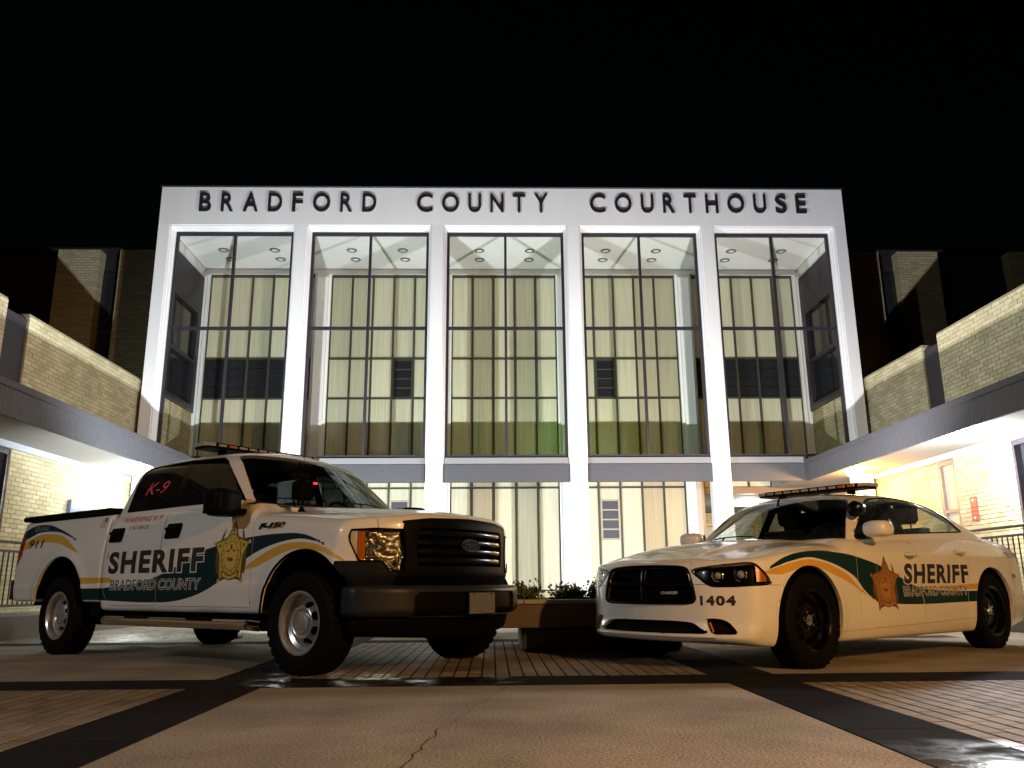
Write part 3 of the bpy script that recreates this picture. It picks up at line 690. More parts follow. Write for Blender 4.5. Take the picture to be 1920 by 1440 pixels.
def street_lamp(x, y, h, power, col, label, aim, head=(0, 0), ang=120):
    R = empty('street_lamp', (x, y, 0)); tag(R, label, 'street lamp', 'street lamps around the plaza')
    mb = MB(); mb.cyl((0, 0, 0), (0, 0, .5), .11, .09); mb.cyl((0, 0, .5), (0, 0, h), .06, .045); mb.build('pole', 'pole', R, smooth=True)
    mb = MB(); mb.tube([(0, 0, h-.1), (head[0]*.6, head[1]*.6, h+.1), (head[0], head[1], h+.1)], .03); mb.build('arm', 'pole', R, smooth=True)
    mb = MB(); mb.box(head[0]-.16, head[0]+.16, head[1]-.28, head[1]+.28, h+.06, h+.20, c=.03); mb.build('lamp_head', 'lampbody', R)
    mb = MB(); mb.box(head[0]-.11, head[0]+.11, head[1]-.2, head[1]+.2, h+.03, h+.058, c=.01); mb.build('lens', pmat('street_lens', (.9, .9, .9), .4, emit=col, estr=20), R)
    lamp('street_bulb', 'SPOT', (head[0], head[1], h-.02), power, col, R, aim=(aim[0]-x, aim[1]-y, aim[2]), size=.09, angle=ang, blend=.6)
street_lamp(4.9, -17.0, 3.2, P_SODIUM, (1., .50, .15), 'grey street lamp with amber sodium head beside the plaza', (.6, -9.2, 0.0), (-.5, .5), 104)
street_lamp(-11.0, -17.2, 5.6, P_WHITE, (.97, .96, .95), 'grey street lamp with white head across the plaza', (-1.5, -8.5, .6), (.5, .5))
def wall_pack():   # wall light out of the frame that throws the pale pool on the near pavers
    R = empty('wall_light', (7.33, -12.6, 2.4)); tag(R, 'white wall light on the brick wall nearest the street', 'light')
    mb = MB(); mb.box(-.12, 0, -.15, .15, 0, .22, c=.01); mb.build('housing', 'lampbody', R)
    mb = MB(); mb.box(-.15, -.121, -.13, .13, .02, .18, c=.006); mb.build('lens', pmat('pack_lens', (.9, .9, .9), .4, emit=(.9, .95, 1), estr=12), R)
    lamp('wall_bulb', 'SPOT', (-.2, 0, .1), 1300, (.86, .92, 1.), R, aim=(-4.4, .1, -2.4), size=.04, angle=36, blend=.2)
wall_pack()

# ------------------------------------------------------------------ planter, shrubs
def build_planter():
    R = empty('planter', (.62, -7.05, 0)); tag(R, 'low concrete planter with overhanging rim between the two vehicles', 'planter')
    boxobj('plinth', (-.62, .95, -.62, .62, 0, .232), 'planter_base', R, c=.03)
    hw, hd = 1.0, .86
    mb = MB(); mb.box(-hw, hw, -hd, -hd+.2, .234, .452, c=.01); mb.box(-hw, hw, hd-.2, hd, .234, .452, c=.01); mb.box(-hw, -hw+.2, -hd+.2, hd-.2, .234, .452); mb.box(hw-.2, hw, -hd+.2, hd-.2, .234, .452)
    mb.build('rim', 'planter', R)
    boxobj('tray', (-hw+.2, hw-.2, -hd+.2, hd-.2, .234, .41), 'soil', R)
    x = -hw-.01
    for k in range(5):
        w = (2*hw+.02)/5
        boxobj('coping_slab', (x+.003, x+w-.003, -hd-.015, -hd+.23, .454, .492), 'coping', R, c=.006)
        boxobj('coping_slab', (x+.003, x+w-.003, hd-.23, hd+.015, .454, .492), 'coping', R, c=.006); x += w
    for s in (-1, 1):
        a, b = sorted((s*(hw+.01), s*(hw-.22))); boxobj('coping_slab', (a, b, -hd+.234, hd-.234, .454, .492), 'coping', R, c=.006)
    return R
build_planter()
M['leaf'] = pmat('shrub_leaf', (.055, .085, .025), .55, noise=.5, nscale=14)
M['leaf2'] = pmat('shrub_leaf_young', (.12, .14, .045), .5, noise=.4, nscale=14)
M['stem'] = pmat('shrub_stem', (.06, .04, .025), .8)
def shrub(x, y, z, rx, rz, n, seed, label):
    R = empty('shrub', (x, y, z)); tag(R, label, 'shrub', 'shrubs in the planter'); rnd = random.Random(seed)
    st = MB(); tips = []
    for i in range(30):
        a = rnd.uniform(0, 6.28); e = rnd.uniform(.25, 1.35); L = rnd.uniform(.65, 1.0)
        p = Vector((math.cos(a)*math.cos(e)*rx*L, math.sin(a)*math.cos(e)*rx*L, math.sin(e)*rz*L))
        m = Vector((p.x*.4, p.y*.4, p.z*.6)); st.cyl((0, 0, 0), m, .008, .005, 5); st.cyl(m, p, .005, .002, 5); tips += [m, (m+p)/2, p, p]
    st.build('stem', 'stem', R)
    lf = MB()
    for i in range(n):
        t = rnd.choice(tips); c = t+Vector((rnd.gauss(0, .038), rnd.gauss(0, .038), rnd.gauss(.0, .034)))
        if c.z < .0: c.z = abs(c.z)
        d = Vector((rnd.gauss(0, 1), rnd.gauss(0, 1), rnd.gauss(.4, .8))).normalized(); u = d.cross(Vector((rnd.gauss(0, 1), rnd.gauss(0, 1), rnd.gauss(0, 1)))).normalized(); nn = d.cross(u)
        L = rnd.uniform(.028, .052); w = L*.34
        lf.add([c, c+d*L*.5+u*w+nn*.003, c+d*L, c+d*L*.5-u*w+nn*.003], [(0, 1, 2), (0, 2, 3)], mi=1 if rnd.random() < .3 else 0)
    lf.build('foliage', ['leaf', 'leaf2'], R, fixn=False)
shrub(.05, -7.15, .40, .25, .21, 1500, 1, 'round leafy shrub in the planter next to the pickup bumper')
shrub(.52, -7.10, .40, .23, .19, 1400, 2, 'low leafy shrub in the middle of the planter')
shrub(.88, -7.0, .40, .24, .25, 1500, 3, 'taller leafy shrub in the planter next to the patrol car nose')

# ------------------------------------------------------------------ railings, signs
def railing(x, y0, y1, label, top=1.32):
    R = empty('railing', (x, y0, .30)); tag(R, label, 'railing', 'metal railings along the raised walkways'); n = y1-y0
    mb = MB(); mb.box(-.025, .025, 0, n, top-.30-.035, top-.30, c=.006); mb.build('top_rail', 'rail', R)
    mb = MB(); mb.box(-.018, .018, 0, n, top-.30-.15, top-.30-.12); mb.build('rail', 'rail', R)
    mb = MB(); mb.box(-.018, .018, 0, n, .10, .13); mb.build('rail', 'rail', R)
    k = int(n/1.6)+1
    for i in range(k+1):
        y = n*i/k; boxobj('post', (-.022, .022, y-.022, y+.022, 0, top-.30-.036), 'rail', R)
    mb = MB(); mb.cyl((0, 0, .13), (0, 0, top-.30-.15), .009, n=6); p = mb.build('picket', 'rail', R); m = int(n/.115)
    p.location = (0, n/m*.5, 0)
    copies(p, [(0, n*(i+.5)/m, 0) for i in range(1, m)], R)
railing(-6.62, -8.2, -2.4, 'dark metal picket railing behind the pickup bed', 1.25)
railing(6.62, -8.2, -2.6, 'dark metal picket railing behind the patrol car trunk', 1.36)

def wall_sign(loc, w, h, rz, mat, label, lines, tcol, edge=.03):
    R = empty('wall_sign', loc, rz); tag(R, label, 'sign')
    boxobj('plate', (-w/2, w/2, -edge, 0, -h/2, h/2), mat, R, c=.004)
    for (t, x0, x1, z0, z1) in lines:
        X, Z, y, fs = fit_text(t, x0, x1, z0, z1, bold=.01)
        me = bpy.data.meshes.new('lettering'); me.from_pydata([(X[i], -edge-.002, Z[i]) for i in range(len(X))], [], fs); me.materials.append(tcol); link('lettering', me, R)
white_t = pmat('sign_white', (.75, .75, .72), .6)
wall_sign((-7.32, -1.75, 1.86), .86, .42, math.radians(90), pmat('blue_grey_sign', (.10, .11, .16), .5), 'blue-grey wall sign with white lettering on the brick wall behind the pickup bed',
          [('Bradford County', -.34, .34, .06, .15), ('Courthouse', -.22, .22, -.10, -.01)], white_t, .06)
wall_sign((7.325, -3.16, 1.75), .17, .37, math.radians(-90), pmat('red_sign', (.30, .055, .035), .5), 'narrow red vertical sign on the brick wall under the right canopy', [], white_t, .02)
rs = bpy.data.objects['wall_sign.001']
for z in (.03, -.035, -.095): boxobj('ridge', (-.07, .07, -.026, -.021, z-.006, z+.006), pmat('red_ridge', (.18, .03, .02), .5) if z > 0 else bpy.data.materials['red_ridge'], rs)
boxobj('pale_mark', (-.02, .02, -.023, -.0205, .12, .15), white_t, rs); boxobj('pale_mark', (-.015, .015, -.023, -.0205, -.155, -.125), white_t, rs)

# ------------------------------------------------------------------ vehicle body tools
def smax(a, b, k):
    h = np.maximum(k-np.abs(a-b), 0)/k
    return np.maximum(a, b)+h*h*k*.25
def sst(e0, e1, x):
    t = np.clip((x-e0)/(e1-e0), 0, 1); return t*t*(3-2*t)
def shell(fn, inner, outer, n):
    """closed quad mesh of fn(x,y,z)=0, found along rays from an inner to an outer box"""
    nx, ny, nz = n; ids = {}; P = []; F = []
    def vid(i, j, k):
        key = (i, j, k)
        if key not in ids: ids[key] = len(P); P.append((i/nx, j/ny, k/nz))
        return ids[key]
    for i in range(nx):
        for j in range(ny):
            F.append((vid(i, j, nz), vid(i+1, j, nz), vid(i+1, j+1, nz), vid(i, j+1, nz))); F.append((vid(i, j, 0), vid(i, j+1, 0), vid(i+1, j+1, 0), vid(i+1, j, 0)))
    for i in range(nx):
        for k in range(nz):
            F.append((vid(i, 0, k), vid(i+1, 0, k), vid(i+1, 0, k+1), vid(i, 0, k+1))); F.append((vid(i, ny, k), vid(i, ny, k+1), vid(i+1, ny, k+1), vid(i+1, ny, k)))
    for j in range(ny):
        for k in range(nz):
            F.append((vid(nx, j, k), vid(nx, j+1, k), vid(nx, j+1, k+1), vid(nx, j, k+1))); F.append((vid(0, j, k), vid(0, j, k+1), vid(0, j+1, k+1), vid(0, j+1, k)))
    U = np.array(P); a = np.array([[inner[2*c], inner[2*c+1]] for c in range(3)]); b = np.array([[outer[2*c], outer[2*c+1]] for c in range(3)])
    A = a[:, 0]+(a[:, 1]-a[:, 0])*U; Bq = b[:, 0]+(b[:, 1]-b[:, 0])*U
    lo = np.zeros(len(U)); hi = np.ones(len(U))
    for _ in range(34):
        mid = (lo+hi)/2; p = A+(Bq-A)*mid[:, None]; v = fn(p[:, 0], p[:, 1], p[:, 2]); ins = v < 0
        lo = np.where(ins, mid, lo); hi = np.where(ins, hi, mid)
    p = A+(Bq-A)*((lo+hi)/2)[:, None]
    me = bpy.data.meshes.new('shell'); me.from_pydata([tuple(q) for q in p], [], F)
    bm = bmesh.new(); bm.from_mesh(me); bpy.data.meshes.remove(me)
    bm.faces.layers.int.new('lab'); bm.faces.layers.int.new('mi'); bm.normal_update()
    return bm
def sdf(P, poly):
    """signed distance (negative inside) of 2D points to a polygon"""
    poly = np.array(poly); d = np.full(len(P), 1e9); ins = np.zeros(len(P), bool); n = len(poly)
    for i in range(n):
        a, b = poly[i], poly[(i+1) % n]; e = b-a; w = P-a
        t = np.clip((w@e)/max(e@e, 1e-12), 0, 1); q = w-t[:, None]*e; d = np.minimum(d, np.hypot(q[:, 0], q[:, 1]))
        c = (a[1] <= P[:, 1]) != (b[1] <= P[:, 1])
        with np.errstate(divide='ignore', invalid='ignore'):
            xi = a[0]+(P[:, 1]-a[1])*e[0]/(e[1] if e[1] else 1e-12)
        ins ^= c & (P[:, 0] < xi)
    return np.where(ins, -d, d)
def smoothpoly(pts, closed=True, n=5):
    """Catmull-Rom through the points"""
    p = [np.array(q, float) for q in pts]; m = len(p); out = []
    for i in range(m if closed else m-1):
        p0, p1, p2, p3 = (p[(i-1) % m], p[i], p[(i+1) % m], p[(i+2) % m]) if closed else (p[max(i-1, 0)], p[i], p[i+1], p[min(i+2, m-1)])
        for k in range(n):
            t = k/n; out.append(.5*((2*p1)+(-p0+p2)*t+(2*p0-5*p1+4*p2-p3)*t*t+(-p0+3*p1-3*p2+p3)*t**3))
    if not closed: out.append(p[-1])
    return [tuple(q) for q in out]
def cut(bm, fn, mask=None):
    bm.verts.index_update(); co = np.array([v.co[:] for v in bm.verts]); val = fn(co); val = np.where(np.abs(val) < 4e-4, 0, val)
    mk = np.ones(len(co), bool) if mask is None else mask(co)
    ev = np.array([(e.verts[0].index, e.verts[1].index) for e in bm.edges]); a, b = ev[:, 0], ev[:, 1]
    hit = (val[a]*val[b] < 0) & mk[a] & mk[b]
    bm.edges.ensure_lookup_table(); bm.verts.ensure_lookup_table()
    es = [(bm.edges[i], bm.verts[a[i]], val[a[i]]/(val[a[i]]-val[b[i]])) for i in np.nonzero(hit)[0]]
    zero = set(bm.verts[i] for i in np.nonzero((val == 0) & mk)[0]); faces = set()
    for e, v, t in es:
        _, nv = bmesh.utils.edge_split(e, v, float(t)); zero.add(nv); faces.update(nv.link_faces)
    for v in list(zero): faces.update(v.link_faces)
    for f in faces:
        zs = [i for i, v in enumerate(f.verts) if v in zero]
        if len(zs) < 2: continue
        n = len(f.verts); vs = list(f.verts)
        for i in range(len(zs)):
            for j in range(i+1, len(zs)):
                if (zs[j]-zs[i]) not in (1, n-1):
                    try: bmesh.utils.face_split(f, vs[zs[i]], vs[zs[j]])
                    except ValueError: pass
                    break
            else: continue
            break
    bm.normal_update()
def mark(bm, fn, lab=None, mi=None, mask=None, on=None):
    """label the faces where fn<0 (and mask(center, normal))"""
    L = bm.faces.layers.int['lab']; K = bm.faces.layers.int['mi']; fs = list(bm.faces)
    c = np.array([f.calc_center_median()[:] for f in fs]); nrm = np.array([f.normal[:] for f in fs])
    ok = fn(c) < 0
    if mask is not None: ok &= mask(c, nrm)
    for i in np.nonzero(ok)[0]:
        f = fs[i]
        if on is not None and f[L] not in on: continue
        if lab is not None: f[L] = lab
        if mi is not None: f[K] = mi
def extract(bm, lab, name, mats, parent, side=0, gap=.0022, lip=.018, sel=None):
    L = bm.faces.layers.int['lab']; K = bm.faces.layers.int['mi']
    fs = [f for f in bm.faces if f[L] == lab and (side == 0 or f.calc_center_median().y*side > 0) and (sel is None or sel(f))]
    nb = bmesh.new(); vm = {}; new = []
    for f in fs:
        vs = []
        for v in f.verts:
            if v not in vm: vm[v] = nb.verts.new(v.co)
            vs.append(vm[v])
        try: g = nb.faces.new(vs)
        except ValueError: continue
        g.material_index = f[K]; g.smooth = True; new.append(g)
    nb.normal_update()
    bd = [e for e in nb.edges if len(e.link_faces) == 1]; mv = {}
    for e in bd:
        f = e.link_faces[0]; d = (e.verts[1].co-e.verts[0].co); p = f.normal.cross(d)
        if p.length < 1e-9: continue
        p.normalize()
        if p.dot(f.calc_center_median()-e.verts[0].co) < 0: p = -p
        for v in e.verts: mv[v] = mv.get(v, Vector())+p
    if gap > 0:
        for v, p in mv.items():
            if p.length > 1e-6: v.co += p.normalized()*gap
    if lip > 0:
        nrm = {v: v.normal.copy() for v in mv}; low = {v: nb.verts.new(v.co-nrm[v]*lip) for v in mv}
        for e in bd:
            a, b = e.verts
            if a in low and b in low:
                try: q = nb.faces.new((a, b, low[b], low[a])); q.material_index = e.link_faces[0].material_index; q.smooth = False; e.smooth = False
                except ValueError: pass
    me = bpy.data.meshes.new(name); nb.to_mesh(me); nb.free()
    for m in (mats if isinstance(mats, (list, tuple)) else [mats]): me.materials.append(M[m] if isinstance(m, str) else m)
    return link(name, me, parent)
def bvh_of(*bms):
    vs = []; fs = []
    for bm in bms:
        bm.verts.index_update(); n = len(vs); vs += [v.co.copy() for v in bm.verts]; fs += [[v.index+n for v in f.verts] for f in bm.faces]
    return BVHTree.FromPolygons(vs, fs)
def decal(name, X, Z, fs, mat, parent, bvh, view, off=.0015, maxlen=.03):
    """flat figure (X,Z) wrapped onto the body: view 'R'/'L' side (X = along the car, Z = up), 'F' front (X = across)"""
    bm = bmesh.new(); vs = [bm.verts.new((X[i], 0, Z[i])) for i in range(len(X))]
    for f in fs:
        try: bm.faces.new([vs[i] for i in f])
        except ValueError: pass
    bmesh.ops.remove_doubles(bm, verts=bm.verts[:], dist=1e-5)
    bmesh.ops.triangulate(bm, faces=bm.faces[:])
    for _ in range(4):
        le = [e for e in bm.edges if e.calc_length() > maxlen]
        if not le: break
        bmesh.ops.subdivide_edges(bm, edges=le, cuts=1, use_grid_fill=False); bmesh.ops.triangulate(bm, faces=bm.faces[:])
    for v in bm.verts:
        x, z = v.co.x, v.co.z
        if view == 'F': o, d = Vector((3, x, z)), Vector((-1, 0, 0))
        else: s = -1 if view == 'R' else 1; o, d = Vector((x, s*2.5, z)), Vector((0, -s, 0))
        h = bvh.ray_cast(o, d)
        if h[0] is not None:
            n = h[1] if h[1].dot(d) < 0 else -h[1]; v.co = h[0]+n*off
        else: v.co = o+d*1.55
    bm.normal_update(); me = bpy.data.meshes.new(name); bm.to_mesh(me); bm.free(); me.materials.append(M[mat] if isinstance(mat, str) else mat)
    me.polygons.foreach_set('use_smooth', [True]*len(me.polygons))
    return link(name, me, parent)
def text_decal(name, txt, a, b, z0, z1, mat, parent, bvh, view, off=.0015, bold=.02, grow=0., shear=0., spacing=1.):
    """text from a (left in view) to b (right in view)"""
    X, Z, y, fs = fit_text(txt, 0., abs(b-a), z0, z1, bold=bold, grow=grow, shear=shear, spacing=spacing)
    X = a+X*(1 if b > a else -1)
    return decal(name, X, Z, fs, mat, parent, bvh, view, off, maxlen=max(.03, (z1-z0)*.25))
def polyfan(pts):
    return [tuple(range(len(pts)))]
def star_badge(cx, cz, w, h, parent, bvh, view):
    """five-pointed sheriff star with ball tips, wreath and round seal"""
    s = 1 if view == 'R' else -1
    tips = [(0, .55), (.47, .17), (.31, -.49), (-.31, -.49), (-.47, .17)]; inn = [(.13, .24), (.30, -.06), (0., -.36), (-.30, -.06), (-.13, .24)]
    def star(k, o=0.):
        P = []
        for i in range(5):
            P += [(tips[i][0]*k+math.copysign(o, tips[i][0])*(abs(tips[i][0]) > .01), tips[i][1]*k+math.copysign(o, tips[i][1])), (inn[i][0]*k*1.12, inn[i][1]*k*1.12)]
        return P
    root = None
    def put(name, P, mat, off, par):
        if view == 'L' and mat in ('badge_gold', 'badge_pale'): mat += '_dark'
        X = [cx+s*p[0]*w for p in P]; Z = [cz+p[1]*h for p in P]; return decal(name, X, Z, polyfan(P), mat, par, bvh, view, off, .05)
    def disc(x, z, r, n=18, rz=None): return [(x+r*math.cos(6.2832*i/n), z+(rz or r)*math.sin(6.2832*i/n)) for i in range(n)]
    root = put('star_badge', star(1.0), 'badge_edge', .0022, parent)
    put('star_face', star(.90), 'badge_gold', .0030, root)
    for t in tips[1:]: put('ball_tip', disc(t[0]*.98, t[1]*.98, .035), 'badge_gold', .0034, root)
    for sx in (-1, 1): put('wreath', [(sx*.33, .18), (sx*.29, .30), (sx*.22, .43), (sx*.24, .30), (sx*.29, .17)], 'badge_edge', .0020, root)
    for sx in (-1, 1): put('wreath', [(sx*.26, .05), (sx*.40, .08), (sx*.41, -.16), (sx*.37, -.36), (sx*.25, -.30)], 'badge_edge', .0026, root)
    put('seal', disc(0, -.04, .265, 28, .36), 'badge_edge', .0038, root); put('seal', disc(0, -.04, .25, 28, .34), 'badge_gold', .0044, root)
    put('seal', disc(0, -.06, .185, 26, .25), 'badge_edge', .0048, root); put('seal', disc(0, -.06, .175, 26, .24), 'badge_pale', .0054, root)
    put('emblem', [(-.11, .03), (-.03, .045), (-.03, .02), (-.11, .0)], 'badge_edge', .006, root); put('emblem', [(.04, .05), (.11, .03), (.11, .0), (.05, .02)], 'badge_edge', .006, root)
    put('emblem', [(-.02, .14), (.02, .14), (.03, .05), (-.03, .05)], 'badge_edge', .006, root)
    put('emblem', [(-.10, -.06), (-.02, -.10), (.04, -.09), (.08, -.12), (.05, -.155), (-.05, -.15)], 'badge_edge', .006, root)
    for k in range(12):
        t = 6.2832*(k+.5)/12; put('seal_mark', disc(.215*math.cos(t), -.05+.295*math.sin(t), .016, 6), 'badge_edge', .0056, root)
    for k in range(5):
        tx, tz = tips[k]; put('filigree', disc(tx*.68, tz*.68, .028, 8), 'badge_edge', .0042, root)
    put('banner', [(-.24, -.33), (0, -.40), (.24, -.33), (.20, -.42), (0, -.47), (-.20, -.42)], 'badge_edge', .0058, root)
    put('banner', [(-.21, -.345), (0, -.41), (.21, -.345), (.185, -.405), (0, -.455), (-.185, -.405)], 'badge_pale', .0064, root)
    return root

# ---- vehicle materials
M['paint'] = pmat('white_paint', (.74, .74, .73), .32, coat=.9, noise=.015, nscale=6)
M['green'] = pmat('green_stripe', (.002, .024, .030), .4, spec=.2)
M['gold'] = pmat('gold_stripe', (.62, .36, .05), .4, coat=.5)
M['blacktext'] = pmat('black_vinyl', (.02, .012, .012), .45)
M['whitetext'] = pmat('white_vinyl', (.75, .75, .74), .45)
M['redtext'] = pmat('red_vinyl', (.55, .04, .05), .5)
M['badge_gold'] = pmat('badge_gold', (.62, .40, .06), .4, noise=.85, nscale=75)
M['badge_pale'] = pmat('badge_pale_gold', (.62, .42, .09), .4, noise=.6, nscale=60)
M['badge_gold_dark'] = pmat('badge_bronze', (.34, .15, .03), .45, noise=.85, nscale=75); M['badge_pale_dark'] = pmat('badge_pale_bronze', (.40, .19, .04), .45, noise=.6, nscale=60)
M['badge_edge'] = pmat('badge_dark', (.10, .055, .02), .5)
M['blackplastic'] = pmat('black_plastic', (.0025, .0025, .003), .5, spec=.05)
M['glossblack'] = pmat('gloss_black', (.0025, .0025, .003), .2, spec=.22)
M['greybumper'] = pmat('grey_bumper', (.017, .021, .030), .38, spec=.15)
M['greyplastic'] = pmat('grey_plastic', (.010, .0125, .018), .6, spec=.08)
M['chrome'] = pmat('chrome', (.75, .75, .76), .12, metal=1.)
M['steel'] = pmat('silver_steel', (.50, .50, .50), .30, metal=.7, noise=.12, nscale=12)
M['rubber'] = pmat('tyre_rubber', (.003, .003, .0034), .7, spec=.1, noise=.3, nscale=40, bump=.1, bscale=160)
M['under'] = pmat('underbody', (.003, .003, .003), .9, spec=.1)
M['trim'] = pmat('interior_trim', (.018, .017, .016), .8)
M['seat'] = pmat('seat_cloth', (.028, .026, .025), .9)
M['cargl'] = glassmat('car_glass', (.52, .57, .52))
M['tint'] = glassmat('tinted_glass', (.045, .05, .05))
M['lampclear'] = glassmat('lamp_cover', (.90, .90, .90))
M['amber'] = pmat('amber_lens', (.50, .13, .012), .25, coat=.6)
M['red'] = pmat('red_lens', (.30, .015, .015), .25, coat=.6)
M['clearlens'] = pmat('clear_lens', (.34, .36, .37), .12, coat=.8)
M['reflector'] = pmat('reflector', (.20, .19, .18), .10, metal=1., bump=1.0, bscale=34)
M['mirrorglass'] = pmat('mirror_glass', (.6, .62, .64), .05, metal=1.)

def wheel(parent, x, y, z, R, width, rimR, side, kind):
    """tyre, rim and cap; the outer face looks along side*y"""
    W_ = empty('wheel', (x, y, z), 0 if side > 0 else math.pi, parent)      # local +y is outward
    h = width/2; sh = R-rimR
    prof = [(rimR-.01, -h*.75), (rimR+.012, -h*.92), (rimR+sh*.45, -h*1.0), (R-.035, -h*.97), (R-.010, -h*.86), (R-.002, -h*.62), (R, -h*.3)]
    prof += [(r, -a) for r, a in prof[::-1]]
    mb = MB(); mb.lathe(prof, 56, 'y'); 
    ty = mb.build('tyre', 'rubber', W_, smooth=True, angle=50)
    mb = MB()      # tread blocks
    n = 64
    for i in range(n):
        t = 2*math.pi*i/n; c, s = math.cos(t), math.sin(t); tx, tz = -s, c
        for (a, b) in ((-h*.86, -h*.42), (-h*.34, h*.34), (h*.42, h*.86)):
            r0, r1 = R-.012, R+.0025; w0 = R*math.pi/n*.80; sk = .012*(1 if i % 2 else -1)
            vs = []
            for r in (r0, r1):
                for (yy, ww) in ((a, -w0), (a, w0), (b, w0), (b, -w0)): vs.append((c*r+tx*(ww+(sk if yy == b else 0)), yy, s*r+tz*(ww+(sk if yy == b else 0))))
            mb.add(vs, [(4, 5, 6, 7), (0, 1, 5, 4), (1, 2, 6, 5), (2, 3, 7, 6), (3, 0, 4, 7)])
    mb.build('tread', 'rubber', ty)
    mb = MB()      # raised rings on the sidewall
    for rr in (rimR+sh*.30, rimR+sh*.72): mb.lathe([(rr-.006, h*.985), (rr-.003, h*1.008), (rr+.003, h*1.008), (rr+.006, h*.985)], 48, 'y')
    mb.build('sidewall_ring', 'rubber', ty, smooth=True)
    fm = 'steel' if kind == 'truck' else 'glossblack'
    mb = MB(); mb.lathe([(rimR-.055, -h*.8), (rimR-.05, h*.30), (rimR-.022, h*.42), (rimR-.018, h*.84), (rimR-.004, h*.93), (rimR+.008, h*.92), (rimR+.010, h*.80)], 56, 'y')
    rim = mb.build('rim', fm, W_, smooth=True)
    # dished disc with pierced openings
    nr, nt = 16, 96; vs = []; fs = []
    def prof_y(r):
        q = r/(rimR-.045)
        if kind == 'truck': return h*(.44+.30*math.exp(-((q-.62)/.20)**2)-.22*sst(.80, 1.0, np.array(q)))
        return h*(.30+.22*math.exp(-((q-.55)/.24)**2)-.05*q)
    r0 = .075 if kind == 'truck' else .045
    for i in range(nr+1):
        r = r0+(rimR-.045-r0)*i/nr
        for j in range(nt): t = 2*math.pi*j/nt; vs.append((r*math.cos(t), float(prof_y(r)), r*math.sin(t)))
    for i in range(nr):
        for j in range(nt): fs.append((i*nt+j, i*nt+(j+1) % nt, (i+1)*nt+(j+1) % nt, (i+1)*nt+j))
    me = bpy.data.meshes.new('d'); me.from_pydata(vs, [], fs); bm = bmesh.new(); bm.from_mesh(me); bpy.data.meshes.remove(me)
    bm.faces.layers.int.new('lab'); bm.faces.layers.int.new('mi'); bm.normal_update()
    nh = 8 if kind == 'truck' else 10; hr = (rimR-.045)*(.80 if kind == 'truck' else .82); ra, rb = (.034, .024) if kind == 'truck' else (.030, .020)
    def holes(c):
        d = np.full(len(c), 9.)
        for k in range(nh):
            t = 2*math.pi*(k+.5)/nh; cx, cz = hr*math.cos(t), hr*math.sin(t); tx, tz = -math.sin(t), math.cos(t)
            u = (c[:, 0]-cx)*tx+(c[:, 2]-cz)*tz; v = (c[:, 0]-cx)*math.cos(t)+(c[:, 2]-cz)*math.sin(t)
            d = np.minimum(d, (np.hypot(u/ra, v/rb)-1)*rb)
        return d
    cut(bm, holes); mark(bm, holes, lab=9)
    extract(bm, 0, 'disc', fm, rim, gap=0, lip=.012); bm.free()
    mb = MB()
    if kind == 'truck':
        mb.lathe([(.086, h*.40), (.086, h*.62), (.078, h*.72), (.066, h*.74), (.062, h*.71), (.05, h*.74), (.0, h*.76)], 32, 'y'); mb.build('hub_cap', 'steel', W_, smooth=True)
        mb = MB()
        for k in range(6):
            t = 2*math.pi*k/6; mb.cyl((.098*math.cos(t), h*.40, .098*math.sin(t)), (.098*math.cos(t), h*.60, .098*math.sin(t)), .010, n=6)
        mb.build('lug_nut', 'steel', rim)
    else:
        mb.lathe([(.047, h*.28), (.047, h*.48), (.040, h*.56), (.0, h*.58)], 28, 'y'); mb.build('hub_cap', 'chrome', W_, smooth=True)
        mb = MB()
        for k in range(5):
            t = 2*math.pi*k/5; mb.cyl((.062*math.cos(t), h*.30, .062*math.sin(t)), (.062*math.cos(t), h*.56, .062*math.sin(t)), .010, n=6)
        mb.build('lug_nut', 'chrome', rim)
    mb = MB(); mb.lathe([(.0, -.02), (rimR-.07, -.02), (rimR-.07, -.045), (.0, -.045)], 32, 'y'); mb.build('brake_disc', 'under', W_)
    return W_
def wheel_well(parent, x, z, r, side, y_out, y_in):
    mb = MB(); n = 20; vs = []; fs = []
    for i in range(n+1):
        t = math.pi*(.02+.96*i/n)
        for y in (y_out, y_in): vs.append((x+r*math.cos(t), side*y, z+r*math.sin(t)))
    for i in range(n): fs.append((2*i, 2*i+1, 2*i+3, 2*i+2))
    vs.append((x, side*y_in, z)); c = len(vs)-1
    for i in range(n): fs.append((2*i+1, c, 2*i+3))
    mb.add(vs, fs); return mb.build('wheel_well', 'under', parent, fixn=False)
def seats(parent, xs, ys, zc, hz, mat='seat', w=.50):
    for x in xs:
        for y in ys:
            mb = MB(); mb.box(x-.05, x+.50, y-w/2, y+w/2, zc, zc+.16, c=.05)
            sq = MB()
            P = [(-.05, 0), (.12, .0), (-.06, hz), (-.19, hz)]
            mb.prism([(x+p[0], zc+.10+p[1]) for p in P], y-w/2+.02, y+w/2-.02, 'y')
            o = mb.build('seat', mat, parent)
            hb = MB(); hb.box(x-.235, x-.125, y-.13, y+.13, zc+hz+.15, zc+hz+.34, c=.035); hb.cyl((x-.17, y-.06, zc+hz+.05), (x-.17, y-.06, zc+hz+.17), .008); hb.cyl((x-.17, y+.06, zc+hz+.05), (x-.17, y+.06, zc+hz+.17), .008)
            hb.build('headrest', mat, o)
